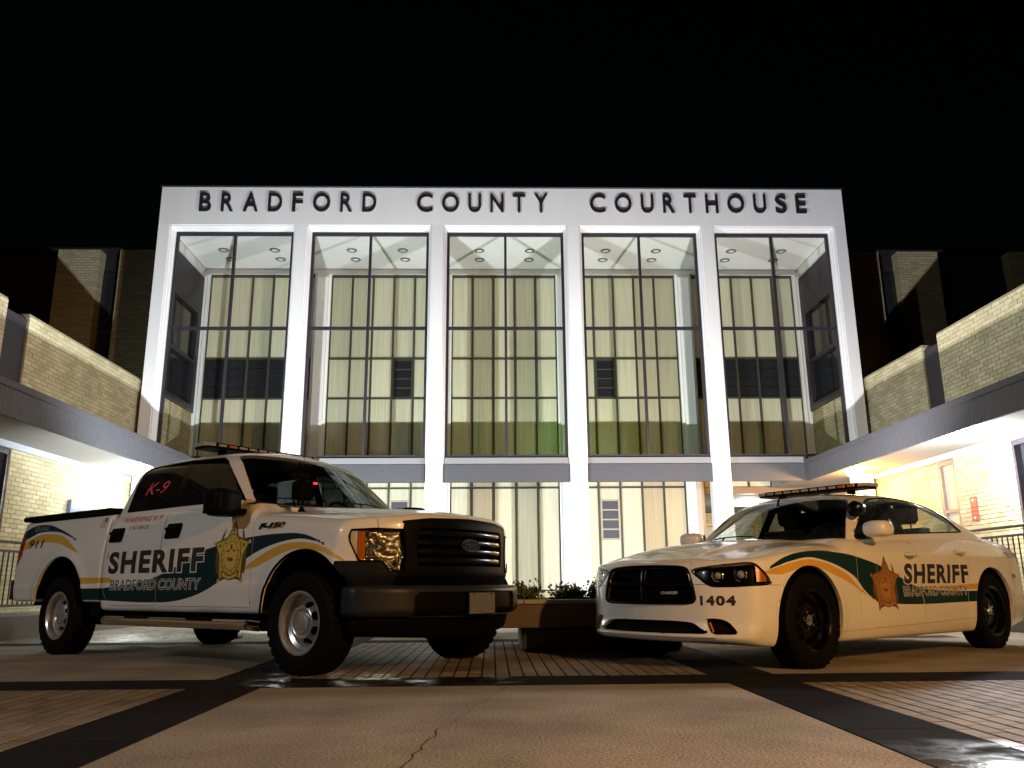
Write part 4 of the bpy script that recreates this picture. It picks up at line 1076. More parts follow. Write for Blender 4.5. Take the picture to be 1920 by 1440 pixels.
def light_bar(parent, x, z, half, depth, ends, amber_at, name='light_bar'):
    """roof light bar of clear modules on a dark tray"""
    R = empty(name, (x, 0, z), 0, parent); R.scale = (1, 1, .72)
    mb = MB(); mb.box(-depth/2, depth/2, -half+.04, half-.04, 0., .022, c=.006)
    mb.build('tray', 'blackplastic', R)
    for s in (-1, 1):
        mb = MB(); mb.prism([(-.05, -.05), (.05, -.05), (.035, .0), (-.035, .0)], s*half*.62-.02, s*half*.62+.02, 'y')
        mb.build('mount', 'blackplastic', R)
    n = 10; w = (2*half-.24)/n
    mb = MB(); mb.box(-depth/2+.012, depth/2-.012, -half+.10, half-.10, .023, .062, c=.006); mb.build('core', 'glossblack', R)
    for i in range(n):
        y0 = -half+.12+i*w
        for sx in (-1, 1):
            mt = 'amber' if (i in amber_at) else 'clearlens'
            a, b = sorted((sx*(depth/2-.012), sx*(depth/2+.004)))
            boxobj('led_module', (a, b, y0+.012, y0+w-.012, .026, .058), mt, R, c=.004)
    for s in (-1, 1):
        pr = [(-depth/2, s*(half-.10)), (-depth/2, s*(half-.03)), (-depth/2+.05, s*half), (depth/2-.05, s*half), (depth/2, s*(half-.03)), (depth/2, s*(half-.10))]
        mb = MB(); mb.prism(pr, .022, .064, 'z'); mb.build('end_lens', ends, R)
    mb = MB(); mb.box(-depth/2+.004, depth/2-.004, -half+.10, half-.10, .0645, .072, c=.003); mb.build('lid', 'glossblack', R)
    return R

# ------------------------------------------------------------------ pickup truck
TR_LOC, TR_YAW = (-1.115, -8.925, 0), -.66
def build_truck():
    R = empty('pickup_truck', TR_LOC, TR_YAW)
    tag(R, 'white sheriff pickup truck with green and gold stripes and a black grille', 'pickup truck')
    ARF, ARR = (.03, .40, .495), (-3.70, .43, .515)
    def Wd(x, z):
        w = .985-.26*np.maximum(z-.82, 0)**2-.19*np.maximum(.82-z, 0)**2
        for (cx, cz, r) in (ARF, ARR):
            d = np.hypot(x-cx, z-cz); w = w+.013*np.exp(-((d-r-.02)/.06)**2)*(z > .3)
        w = w-.11*np.maximum(x-.12, 0)**2
        return w+.004*np.tanh((.665-z)/.008)
    def Fr(y, z):
        ay = np.abs(y)
        return .825-.125*(ay/.62)**2-.45*np.maximum(ay-.6, 0)**1.5-.5*np.maximum(z-1.0, 0)**2-.06*sst(.72, .60, z)
    def Tp(x, y):
        ay = np.abs(y)
        hood = 1.168+(.80-x)*.080-.085*(ay/.9)**2.5+.026*sst(.54, .44, ay)*sst(.80, .45, x)+.012*sst(.62, .80, ay)*sst(.3, -.3, x)
        return hood+(1.318-hood)*sst(-.62, -.76, x)
    def f_low(x, y, z):
        v = smax(np.abs(y)-Wd(x, z), z-Tp(x, y), .09)
        v = smax(v, x-Fr(y, z), .07); v = smax(v, .425-z, .05); return smax(v, -2.885-x, .03)
    low = shell(f_low, (-2.6, .30, -.62, .62, .62, .98), (-3.1, 1.15, -1.3, 1.3, .25, 1.6), (150, 60, 44))
    def f_bed(x, y, z):
        v = smax(np.abs(y)-Wd(x, z), z-1.335, .03); v = smax(v, .50-z, .04); v = smax(v, -4.735+.05*np.maximum(.8-z, 0)-x, .05); return smax(v, x+2.905, .03)
    bed = shell(f_bed, (-4.5, -3.1, -.6, .6, .7, 1.1), (-5.0, -2.7, -1.3, 1.3, .3, 1.6), (84, 40, 44))
    def f_cab(x, y, z):
        ay = np.abs(y)
        v = ay-(.905-.36*(z-1.28)-.10*np.maximum(z-1.6, 0)**2)
        ws = (x-(-.60-1.22*(z-1.31)-.27*y*y))/1.45
        v = smax(v, ws, .07); v = smax(v, (-2.885+.14*(z-1.28)-x), .08)
        rf = z-(1.885-.07*(ay/.7)**2-.03*((x+2.05)/.8)**2)
        v = smax(v, rf, .10); return smax(v, 1.24-z, .02)
    cab = shell(f_cab, (-2.6, -1.6, -.45, .45, 1.36, 1.66), (-3.2, .2, -1.2, 1.2, 1.1, 2.2), (96, 60, 44))
    xz = lambda P: (lambda c: sdf(c[:, [0, 2]], P)); yz = lambda P: (lambda c: sdf(c[:, [1, 2]], P))
    # ---- lower body cuts
    arch = lambda c: np.hypot(c[:, 0]-ARF[0], (c[:, 2]-ARF[1])*(1.0))-ARF[2]
    archx = lambda c: np.where(c[:, 2] < ARF[1], np.abs(c[:, 0]-ARF[0])-ARF[2], arch(c))
    cut(low, archx); mark(low, archx, lab=4)
    archr = lambda c: np.where(c[:, 2] < ARR[1], np.abs(c[:, 0]-ARR[0])-ARR[2], np.hypot(c[:, 0]-ARR[0], c[:, 2]-ARR[1])-ARR[2])
    cut(bed, archr); mark(bed, archr, lab=4)
    sidem = lambda c, n: np.abs(c[:, 1]) > .70
    sc = lambda c: np.stack([np.abs(c[:, 1])-c[:, 0], c[:, 2]], 1)
    head = [(-.085, 1.035), (.20, 1.04), (.452, 1.03), (.475, .985), (.465, .945), (.37, .805), (.13, .805), (.06, .735), (-.10, .735), (-.115, .88)]
    hfn = lambda c: sdf(sc(c), head); hm = lambda c: c[:, 0] > .25
    cut(low, hfn, hm); mark(low, hfn, lab=5, mask=lambda c, n: c[:, 0] > .25)
    gr = [(-.655, .62), (.655, .62), (.655, .86), (.61, 1.10), (.40, 1.128), (0, 1.14), (-.40, 1.128), (-.61, 1.10), (-.655, .86)]
    gm = lambda c: c[:, 0] > .40
    gfn = lambda c: np.where(np.abs(c[:, 1]) < .72, sdf(c[:, [1, 2]], gr), 1.)
    cut(low, gfn, gm); mark(low, gfn, lab=6, mask=lambda c, n: (c[:, 0] > .40), on=(0,))
    op = [(-.50, .775), (.50, .775), (.515, .92), (.49, 1.055), (-.49, 1.055), (-.515, .92)]
    ofn = yz(op); cut(low, ofn, gm); mark(low, ofn, lab=10, mask=lambda c, n: c[:, 0] > .4)
    val = lambda c: np.maximum(c[:, 2]-.806, .36-c[:, 0]-.0*c[:, 2])
    cut(low, val, lambda c: c[:, 0] > .2); mark(low, val, lab=7, on=(0,))
    hood = lambda c: np.maximum(np.maximum(np.abs(c[:, 1])-(.80-.04*np.maximum(c[:, 0], 0)), -.70-c[:, 0]), 1.02-c[:, 2])
    hlim = lambda c: (c[:, 2] > 1.0)
    cut(low, hood, hlim); mark(low, hood, lab=1, on=(0,))
    for lab, P in ((2, [(-1.925, .475), (-.605, .475), (-.605, 1.0), (-.66, 1.35), (-1.925, 1.35)]), (3, [(-2.83, .60), (-2.72, .475), (-1.937, .475), (-1.937, 1.35), (-2.80, 1.35)])):
        cut(low, xz(P), lambda c: np.abs(c[:, 1]) > .6); mark(low, xz(P), lab=lab, mask=sidem, on=(0,))
    mark(low, lambda c: np.maximum(c[:, 0]+.72, 1.22-c[:, 2]), lab=8, mask=lambda c, n: n[:, 2] > .7)
    # ---- stripes
    G1 = smoothpoly([(-3.40, .63), (-2.92, .63), (-2.68, .64), (-2.3, .67), (-1.95, .725), (-1.63, .81), (-1.4, .89), (-1.22, .94), (-.9, .99), (-.62, 1.02), (-.29, 1.032), (-.03, 1.02), (.18, .965), (.30, .905)], False)+smoothpoly([(.18, .95), (-.03, .982), (-.28, .962), (-.54, .90), (-.80, .79), (-1.0, .68), (-1.28, .58), (-1.67, .515), (-2.17, .505), (-2.9, .52), (-3.40, .52)], False)
    O1 = smoothpoly([(-.74, .755), (-.53, .855), (-.28, .938), (-.03, .957), (.20, .928), (.36, .865), (.45, .80)], False)+smoothpoly([(.36, .83), (.22, .88), (-.03, .908), (-.27, .865), (-.53, .785)], False)
    O2 = [(-3.4, .735), (-2.74, .725), (-2.655, .70), (-2.73, .678), (-3.4, .672)]
    G2 = smoothpoly([(-4.8, 1.17), (-4.62, 1.255), (-4.43, 1.29), (-4.18, 1.285), (-3.94, 1.24), (-3.64, 1.16), (-3.44, 1.09)], False)+smoothpoly([(-3.68, 1.15), (-3.92, 1.20), (-4.28, 1.212), (-4.51, 1.165), (-4.8, 1.08)], False)
    O3 = smoothpoly([(-4.8, 1.03), (-4.51, 1.135), (-4.28, 1.185), (-3.92, 1.172), (-3.68, 1.115), (-3.36, .96)], False)+smoothpoly([(-3.79, 1.075), (-4.08, 1.10), (-4.35, 1.08), (-4.8, .98)], False)
    sm = lambda c: np.abs(c[:, 1]) > .75
    for bmx, L in ((low, ((G1, 1), (O1, 2), (O2, 2))), (bed, ((G1, 1), (O2, 2), (G2, 1), (O3, 2)))):
        for P, mi in L:
            cut(bmx, xz(P), sm); mark(bmx, xz(P), mi=mi, mask=sidem, on=(0, 2, 3))
    tl = [(-4.9, 1.22), (-4.66, 1.22), (-4.60, 1.15), (-4.60, .98), (-4.68, .86), (-4.9, .86)]
    tlm = lambda c: np.abs(c[:, 1]) > .62
    cut(bed, xz(tl), tlm); mark(bed, xz(tl), lab=5, mask=lambda c, n: np.abs(c[:, 1]) > .70)
    mark(bed, lambda c: 1.30-c[:, 2], lab=6, mask=lambda c, n: n[:, 2] > .9)
    # ---- cab windows
    sw = [(-2.70, 1.338), (-2.735, 1.60), (-2.715, 1.745), (-2.60, 1.775), (-2.0, 1.785), (-1.46, 1.765), (-1.36, 1.725), (-1.08, 1.50), (-.88, 1.338)]
    cut(cab, xz(sw), lambda c: np.abs(c[:, 1]) > .55); mark(cab, xz(sw), lab=1, mask=lambda c, n: np.abs(n[:, 1]) > .6)
    pil = lambda c: np.abs(c[:, 0]+1.93)-.045
    cut(cab, pil, lambda c: np.abs(c[:, 1]) > .55); mark(cab, pil, lab=2, on=(1,))
    wsf = lambda c: np.maximum(np.maximum(np.abs(c[:, 1])-(.845-.36*(c[:, 2]-1.28)), c[:, 2]-1.80), -1.5-c[:, 0])
    cut(cab, wsf, lambda c: c[:, 0] > -1.62); mark(cab, wsf, lab=3, mask=lambda c, n: (n[:, 0] > .35), on=(0,))
    bl = [(-.62, 1.36), (.62, 1.36), (.56, 1.72), (-.56, 1.72)]
    blm = lambda c: c[:, 0] < -2.5
    cut(cab, yz(bl), blm); mark(cab, yz(bl), lab=5, mask=lambda c, n: n[:, 0] < -.7)
    bv = bvh_of(low, bed); bvc = bvh_of(cab)
    PS = ['paint', 'green', 'gold']
    extract(low, 0, 'body', PS, R, lip=.03); extract(low, 1, 'hood', PS, R)
    fd = None
    for s in (-1, 1):
        for lab, hx in ((2, -1.77), (3, -2.715)):
            d = extract(low, lab, 'door', PS, R, side=s)
            def yy(x, z):
                h = bv.ray_cast(Vector((x, s*2.5, z)), Vector((0, -s, 0))); return h[0].y if h[0] else s*.97
            zc = 1.115; y0 = yy(hx, zc)
            rr = []
            for (cx_, cz_, t0) in ((.095, .042, 0), (-.095, .042, 1), (-.095, -.042, 2), (.095, -.042, 3)):
                for q in range(4): t = math.pi/2*(t0+q/3); rr.append((hx+cx_+.025*math.cos(t)+cz_*.15, zc+cz_+.025*math.sin(t)))
            hd = decal('handle_surround', [p[0] for p in rr], [p[1] for p in rr], polyfan(rr), 'blackplastic', d, bv, 'R' if s < 0 else 'L', .004)
            mb = MB(); mb.box(hx-.095, hx+.095, min(y0+s*.010, y0+s*.034), max(y0+s*.010, y0+s*.034), zc+.006, zc+.036, c=.008); mb.build('handle', 'blackplastic', hd)
    extract(low, 7, 'front_valance', 'greyplastic', R, gap=.001, lip=.02)
    gs = extract(low, 6, 'grille_surround', 'blackplastic', R, gap=.001, lip=.05)
    extract(low, 8, 'cowl_panel', 'trim', R, lip=0)
    bo = extract(bed, 0, 'cargo_bed', PS, R, lip=.03)
    for s in (-1, 1): extract(bed, 5, 'tail_lamp', 'red', R, side=s, lip=.02)
    extract(bed, 6, 'bed_floor', 'under', R, lip=0)
    for s in (-1, 1):
        mb = MB(); a, b = sorted((s*.80, s*.955)); mb.box(-4.73, -2.92, a, b, 1.337, 1.392, c=.014); mb.build('bed_rail_cap', 'blackplastic', bo)
    mb = MB(); mb.box(-4.74, -4.66, -.80, .80, 1.337, 1.388, c=.014); mb.build('tailgate_cap', 'blackplastic', bo)
    co = extract(cab, 0, 'cab', 'paint', R, lip=.03)
    for s in (-1, 1):
        extract(cab, 1, 'side_window', 'tint', R, side=s, lip=0, sel=lambda f: f.calc_center_median().x > -1.93)
        extract(cab, 1, 'side_window', 'tint', R, side=s, lip=0, sel=lambda f: f.calc_center_median().x < -1.93)
        extract(cab, 2, 'door_pillar', 'glossblack', R, side=s, gap=0, lip=.02)
    extract(cab, 3, 'windshield', glassmat('windshield_glass', (.42, .46, .44)), R, lip=0)
    extract(cab, 5, 'rear_window', 'tint', R, lip=0)
    # black seal round the side glass and windshield
    def seal(poly, s):
        mb = MB(); pts = []
        for (x, z) in poly+[poly[0]]:
            h = bvc.ray_cast(Vector((x, s*2.5, z)), Vector((0, -s, 0)))
            if h[0]: pts.append(h[0])
        mb.tube(pts, .007, 6); mb.build('window_seal', 'blackplastic', co)
    for s in (-1, 1): seal(sw, s)
    # ---- headlights
    for s in (-1, 1):
        c = extract(low, 5, 'headlight', 'lampclear', R, side=s, gap=.001, lip=0)
        o = extract(low, 5, 'reflector', 'reflector', c, side=s, gap=.006, lip=0)
        me = o.data
        for v in me.vertices: v.co = v.co-Vector((.62, s*.35, 0)).normalized()*(.055 if (abs(v.co.y)-v.co.x) < .36 else .03)
        am = [(x, z) for x, z in ((.335, .80), (.335, 1.03), (.47, 1.03), (.47, .94))]
        mb = MB(); n = 6; vs = []; fs = []
        def srf(sv, z):
            # surface point with |y|-x = sv near the front corner
            lo_, hi_ = .3, 1.0
            for _ in range(30):
                x = (lo_+hi_)/2; y = sv+x
                if f_low(np.array([x]), np.array([y]), np.array([z]))[0] < 0: lo_ = x
                else: hi_ = x
            return Vector((lo_, s*(sv+lo_), z))
        inset = Vector((-.55, -s*.75, 0)).normalized()
        for i in range(n+1):
            sv = .315+.075*i/n
            zb = .815+max(0, (sv-.36))/.10*.10
            for z in (zb, .5*(zb+1.02), 1.02): vs.append(srf(sv, z)+inset*.016)
        for i in range(n):
            for k in range(2): fs.append((3*i+k, 3*i+3+k, 3*i+4+k, 3*i+1+k))
        mb.add(vs, fs); mb.build('side_marker', 'amber', c, smooth=True, fixn=False)
        mb = MB(); vs = []; fs = []  # pale panel imitating the bright white reflection at the lamp's outer corner
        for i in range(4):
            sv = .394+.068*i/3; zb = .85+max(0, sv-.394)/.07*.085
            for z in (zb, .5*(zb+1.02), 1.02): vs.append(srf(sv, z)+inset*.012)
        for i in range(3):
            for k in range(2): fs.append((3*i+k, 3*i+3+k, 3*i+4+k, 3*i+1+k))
        mb.add(vs, fs); mb.build('corner_glint_panel', pmat('pale_glint', (.7, .7, .72), .2, coat=.6) if 'pale_glint' not in bpy.data.materials else bpy.data.materials['pale_glint'], c, smooth=True, fixn=False)
        for (sv, z, r) in ((.10, .93, .020), (-.03, .79, .020)):
            p = srf(sv, z); d = Vector((.9, s*.25, 0)).normalized(); b0 = p-d*.075
            mb = MB(); mb.cyl(b0, b0+d*.03, r, r*.8, 20); mb.build('bulb_shield', 'chrome', c, smooth=True)
        mb = MB(); P = [srf(a, z)+Vector((.002, s*.002, 0)) for a, z in head]; mb.tube(P+[P[0]], .006, 6); mb.build('lamp_bezel', 'blackplastic', c)
    # ---- grille: back plate, bars, emblem
    mb = MB(); vs = []; fs = []
    for i in range(13):
        y = -.56+1.12*i/12
        for z in (.74, 1.09): vs.append((float(Fr(np.array(y), np.array(.9)))-.10, y, z))
    for i in range(12): fs.append((2*i, 2*i+2, 2*i+3, 2*i+1))
    mb.add(vs, fs); mb.build('grille_back', 'under', gs, fixn=False)
    for z in (.80, .868, .936, 1.004):
        mb = MB(); vs = []; fs = []; n = 16
        for i in range(n+1):
            y = -.505+1.01*i/n; x = float(Fr(np.array(y), np.array(z)))
            vs += [(x-.07, y, z-.006), (x-.012, y, z-.004), (x-.006, y, z+.012), (x-.012, y, z+.034), (x-.07, y, z+.030)]
        for i in range(n):
            for k in range(5): fs.append((5*i+k, 5*i+(k+1) % 5, 5*i+5+(k+1) % 5, 5*i+5+k))
        mb.add(vs, fs); mb.build('grille_bar', 'glossblack', gs, smooth=True)
    mb = MB()
    for i in range(11):
        y = -.42+.084*i; x = float(Fr(np.array(y), np.array(.9))); mb.box(x-.09, x-.03, y-.004, y+.004, .778, 1.05)
    mb.build('grille_rib', 'under', gs)
    em = MB(); ov = [(.115*math.cos(6.2832*i/36), .935+.047*math.sin(6.2832*i/36)) for i in range(36)]
    em.prism(ov, .815, .838, 'x'); e1 = em.build('emblem', 'chrome', gs)
    em = MB(); em.prism([(.104*math.cos(6.2832*i/36), .935+.039*math.sin(6.2832*i/36)) for i in range(36)], .8385, .8405, 'x'); em.build('emblem_field', pmat('emblem_dark', (.01, .012, .03), .2, coat=.6), e1)
    X, Z, y, fs_ = fit_text('Ford', -.075, .075, .910, .962, shear=.25)
    me = bpy.data.meshes.new('emblem_script'); me.from_pydata([(.8415, X[i], Z[i]) for i in range(len(X))], [], fs_); me.materials.append(M['chrome']); link('emblem_script', me, e1)
    # ---- bumper and lower valance
    Fb = lambda y: .905-.10*(np.abs(y)/.6)**2-.42*np.maximum(np.abs(y)-.62, 0)**1.5
    def f_bmp(x, y, z):
        v = smax(x-(Fb(y)-.9*np.maximum(.46-z, 0)**1.3), z-.632, .05); v = smax(v, .395+.02*np.abs(y)-z, .05); v = smax(v, np.abs(y)-.965, .05); return smax(v, .42-x, .02)
    bmp = shell(f_bmp, (.50, .60, -.80, .80, .48, .55), (.30, 1.2, -1.2, 1.2, .25, .8), (24, 90, 20))
    ctr = [(-.60, .30), (.60, .30), (.60, .55), (.56, .585), (-.56, .585), (-.60, .55)]
    cut(bmp, yz(ctr), lambda c: c[:, 0] > .6); mark(bmp, yz(ctr), lab=1, mask=lambda c, n: (c[:, 0] > .6) & (n[:, 0] > .2))
    bu = extract(bmp, 0, 'front_bumper', 'greybumper', R, gap=.0, lip=.03)
    ci = extract(bmp, 1, 'bumper_insert', 'blackplastic', bu, gap=.0, lip=0)
    for v in ci.data.vertices: v.co.x -= .018
    bmp.free()
    def f_vl(x, y, z):
        v = smax(x-(Fb(y)-.10+.35*(z-.40)), z-.41, .03); v = smax(v, .235+.05*np.abs(y)-z, .05); v = smax(v, np.abs(y)-.90, .06); return smax(v, .40-x, .02)
    vl = shell(f_vl, (.45, .55, -.7, .7, .31, .36), (.3, 1.2, -1.2, 1.2, .15, .6), (16, 50, 12)); extract(vl, 0, 'air_dam', 'blackplastic', R, gap=0, lip=0); vl.free()
    pl = empty('license_plate', (.912, .045, .497), 0, R)
    mb = MB(); mb.box(0, .006, -.155, .155, -.078, .078, c=.002); mb.build('plate', pmat('plate_paint', (.13, .145, .17), .5, noise=.6, nscale=70), pl)
    mb = MB(); mb.box(-.02, -.001, -.165, .165, -.085, .085, c=.003); mb.build('plate_bracket', 'blackplastic', pl)
    mb = MB()
    for yy_ in (-.11, .11):
        for zz in (-.066, .066): mb.cyl((.006, yy_, zz), (.009, yy_, zz), .007, n=8)
    mb.build('screw', 'chrome', pl)
    # ---- wheels, wells, underbody
    for s in (-1, 1):
        wheel(R, 0, s*.862, .370, .374, .245, .222, s, 'truck'); wheel(R, -3.68, s*.862, .370, .374, .245, .222, s, 'truck')
        wheel_well(R, ARF[0], ARF[1], ARF[2]+.02, s, .955, .58); wheel_well(R, ARR[0], ARR[1], ARR[2]+.02, s, .955, .58)
        mb = MB()   # black arch lip
        pts = []
        for i in range(23):
            t = math.pi*(.01+.98*i/22); x, z = ARF[0]+(ARF[2]+.004)*math.cos(t), ARF[1]+(ARF[2]+.004)*math.sin(t)
            h = bv.ray_cast(Vector((x*1.0+(x-ARF[0])*.03, s*2.5, z+(z-ARF[1])*.03)), Vector((0, -s, 0))); pts.append(Vector((x, (h[0].y if h[0] else s*.98)-s*.006, z)))
        mb.tube(pts, .010, 6); mb.build('arch_trim', 'blackplastic', R)
    mb = MB(); mb.box(-2.9, .35, -.80, .80, .30, .424); mb.box(-4.6, -2.9, -.58, .58, .40, .50); mb.box(-4.7, .4, -.45, -.33, .26, .40); mb.box(-4.7, .4, .33, .45, .26, .40); mb.cyl((-3.68, -.75, .37), (-3.68, .75, .37), .06); mb.cyl((0, -.75, .33), (0, .75, .33), .04)
    mb.cyl((-3.68, -.0, .37), (-3.68, 0.02, .37), .15); mb.build('chassis', 'under', R)
    mb = MB(); mb.tube([(-2.75, -.97, .335), (-2.68, -1.02, .345), (-.55, -1.02, .345), (-.48, -.97, .335)], .040, 12); mb.tube([(-2.75, .97, .335), (-2.68, 1.02, .345), (-.55, 1.02, .345), (-.48, .97, .335)], .040, 12)
    for s in (-1, 1): 
        o = None
    mbr = MB(); mbr.tube([(-2.75, -.95, .335), (-2.68, -1.01, .345), (-.55, -1.01, .345), (-.48, -.95, .335)], .040, 12); rb = mbr.build('running_board', 'chrome', R, smooth=True)
    boxobj('step_pad', (-2.3, -1.95, -1.045, -.955, .372, .39), 'blackplastic', rb, c=.006); boxobj('step_pad', (-1.35, -1.0, -1.045, -.955, .372, .39), 'blackplastic', rb, c=.006)
    mbr = MB(); mbr.tube([(-2.75, .95, .335), (-2.68, 1.01, .345), (-.55, 1.01, .345), (-.48, .95, .335)], .040, 12); mbr.build('running_board', 'chrome', R, smooth=True)
    mb = MB(); mb.box(-3.1, -2.95, -.93, -.60, .36, .50); mb.box(-4.2, -3.9, -.72, -.60, .28, .33); mb.build('mud_flap', 'under', R)
    # rear bumper
    mb = MB(); pr = [(-4.66, -.96), (-4.80, -.965), (-4.93, -.90), (-4.95, 0), (-4.93, .90), (-4.80, .965), (-4.66, .96)]; mb.prism(pr, .52, .72, 'z'); mb.build('rear_bumper', 'greybumper', R)
    mb = MB(); mb.box(-4.95, -4.70, -.12, .12, .40, .50, c=.01); mb.build('tow_hitch', 'under', R)
    # ---- mirrors
    for s in (-1, 1):
        mo = empty('side_mirror', (-.84, s*.95, 1.255), 0, R)
        def f_m(x, y, z): return smax(smax(np.abs(x+.0)/1.0-(.075+.03*sst(.05, .2, y)), np.abs(y-.155)-.135, .06), np.abs(z-.04)-.112, .06)
        ms = shell(f_m, (-.03, .03, .09, .22, .0, .10), (-.2, .2, -.05, .36, -.15, .25), (10, 14, 14))
        for v in ms.verts: v.co.y *= s
        if s < 0: bmesh.ops.reverse_faces(ms, faces=ms.faces[:])
        extract(ms, 0, 'mirror_shell', 'blackplastic', mo, gap=0, lip=0); ms.free()
        mb = MB(); a, b = sorted((s*.05, s*.27)); mb.box(-.115, -.108, a, b, -.05, .15, c=.003); mb.build('mirror_glass', 'mirrorglass', mo)
        mb = MB(); mb.cyl((.05, -s*.03, -.03), (.0, s*.09, -.03), .032, .028, 10); mb.build('mirror_arm', 'glossblack', mo)
    # ---- interior
    seats(R, (-1.55, -2.35), (-.42, .42), .72, .62)
    mb = MB(); mb.prism([(-1.05, 1.0), (-.72, 1.0), (-.70, 1.27), (-.95, 1.30), (-1.05, 1.25)], -.80, .80, 'y'); da = mb.build('dashboard', 'trim', R)
    mb = MB(); mb.lathe([(.165, -.012), (.18, 0), (.165, .012), (.15, 0), (.165, -.012)], 28, 'x'); mb.cyl((-.0, -.15, 0), (0, .15, 0), .012); mb.cyl((0, 0, 0), (.22, 0, -.06), .025)
    sw_ = mb.build('steering_wheel', 'trim', R, smooth=True); sw_.location = (-1.13, .42, 1.28); sw_.rotation_euler = (0, -.45, 0)
    mb = MB(); mb.box(-1.30, -1.26, -.12, .12, 1.63, 1.70, c=.012); mb.cyl((-1.27, 0, 1.70), (-1.30, 0, 1.80), .012); mb.build('rear_view_mirror', 'trim', R)
    mb = MB(); mb.box(-1.32, -1.30, .20, .24, 1.60, 1.62); mb.build('indicator_light', pmat('red_led', (.8, .02, .02), .3, emit=(1, .03, .05), estr=5), R)
    mb = MB(); mb.box(-2.62, -2.58, -.75, .75, .8, 1.72); mb.build('cage_panel', 'trim', R)
    # ---- antenna, wipers, light bar
    mb = MB(); mb.lathe([(.0, .045), (.012, .04), (.03, .008), (.034, 0)], 14, 'z'); mb.cyl((0, 0, .04), (0, 0, .50), .0028, .0012, 6); an = mb.build('antenna', 'blackplastic', R, smooth=True)
    h = bv.ray_cast(Vector((-.42, -.66, 2)), Vector((0, 0, -1))); an.location = (-.42, -.66, (h[0].z if h[0] else 1.25)-.004)
    for y0 in (-.50, .22):
        mb = MB(); pts = []
        for i in range(8):
            t = i/7; y = y0+.52*t-.25; z = 1.345+.02*math.sin(t*3); x = -.60-1.22*(z-1.31)-.27*y*y+.04; pts.append((x, y, z))
        mb.tube(pts, .006, 5); mb.cyl((pts[3][0]+.03, pts[3][1], 1.30), pts[3], .008); mb.build('wiper', 'blackplastic', R)
    light_bar(R, -1.92, 1.908, .69, .26, 'clearlens', (1,))
    # ---- lettering
    text_decal('lettering', 'SHERIFF', -2.77, -1.25, .757, .962, 'whitetext', R, bv, 'R', .0016, bold=.044, grow=.008, spacing=1.16)
    text_decal('lettering', 'SHERIFF', -2.77, -1.25, .757, .962, 'blacktext', R, bv, 'R', .0024, bold=.044, spacing=1.16)
    text_decal('lettering', 'BRADFORD COUNTY', -2.70, -1.275, .615, .705, 'whitetext', R, bv, 'R', .0016, bold=.012, grow=.0045)
    text_decal('lettering', 'BRADFORD COUNTY', -2.70, -1.275, .615, .705, 'blacktext', R, bv, 'R', .0024, bold=.006)
    text_decal('lettering', 'WARNING K-9', -2.66, -2.01, 1.225, 1.278, 'redtext', R, bv, 'R', .0016, bold=.008, shear=.2)
    text_decal('lettering', 'STAY BACK', -2.53, -2.19, 1.155, 1.195, pmat('grey_red_vinyl', (.30, .10, .10), .5), R, bv, 'R', .0016, bold=.004, shear=.2)
    text_decal('lettering', 'K-9', -2.52, -2.16, 1.49, 1.61, pmat('pink_vinyl', (.75, .05, .12), .5), R, bvc, 'R', .003, bold=.0, shear=.25)
    text_decal('lettering', '911', -4.49, -4.17, 1.045, 1.135, 'blacktext', R, bv, 'R', .002, bold=.02, shear=.12)
    text_decal('lettering', 'DIAL', -4.44, -4.14, 1.228, 1.272, pmat('grey_vinyl', (.30, .33, .36), .5), R, bv, 'R', .002, bold=.0, spacing=1.2)
    text_decal('model_badge', 'F-150', -.55, -.24, 1.075, 1.118, 'chrome', R, bv, 'R', .0035, bold=.03, grow=.004, shear=.25)
    text_decal('model_badge', 'F-150', -.55, -.24, 1.075, 1.118, 'glossblack', R, bv, 'R', .0045, bold=.0, shear=.25)
    # small flag sticker behind the cab
    rows = 6
    fb = decal('flag_sticker', [-3.10, -2.97, -2.97, -3.10], [1.20, 1.20, 1.30, 1.30], [(0, 1, 2, 3)], 'whitetext', R, bv, 'R', .0016)
    for i in range(rows):
        z = 1.203+i*.0165; decal('flag_stripe', [-3.10+.004*i, -2.975, -2.975, -3.10+.004*i], [z, z, z+.008, z+.008], [(0, 1, 2, 3)], pmat('flag_red', (.50, .12, .12), .5) if i == 0 else bpy.data.materials['flag_red'], fb, bv, 'R', .0022)
    decal('flag_canton', [-3.02, -2.972, -2.972, -3.02], [1.255, 1.255, 1.298, 1.298], [(0, 1, 2, 3)], pmat('flag_blue', (.10, .10, .20), .5), fb, bv, 'R', .0026)
    star_badge(-.872, .905, .50, .47, R, bv, 'R')
    for b in (low, bed, cab): b.free()
    return R
truck = build_truck()

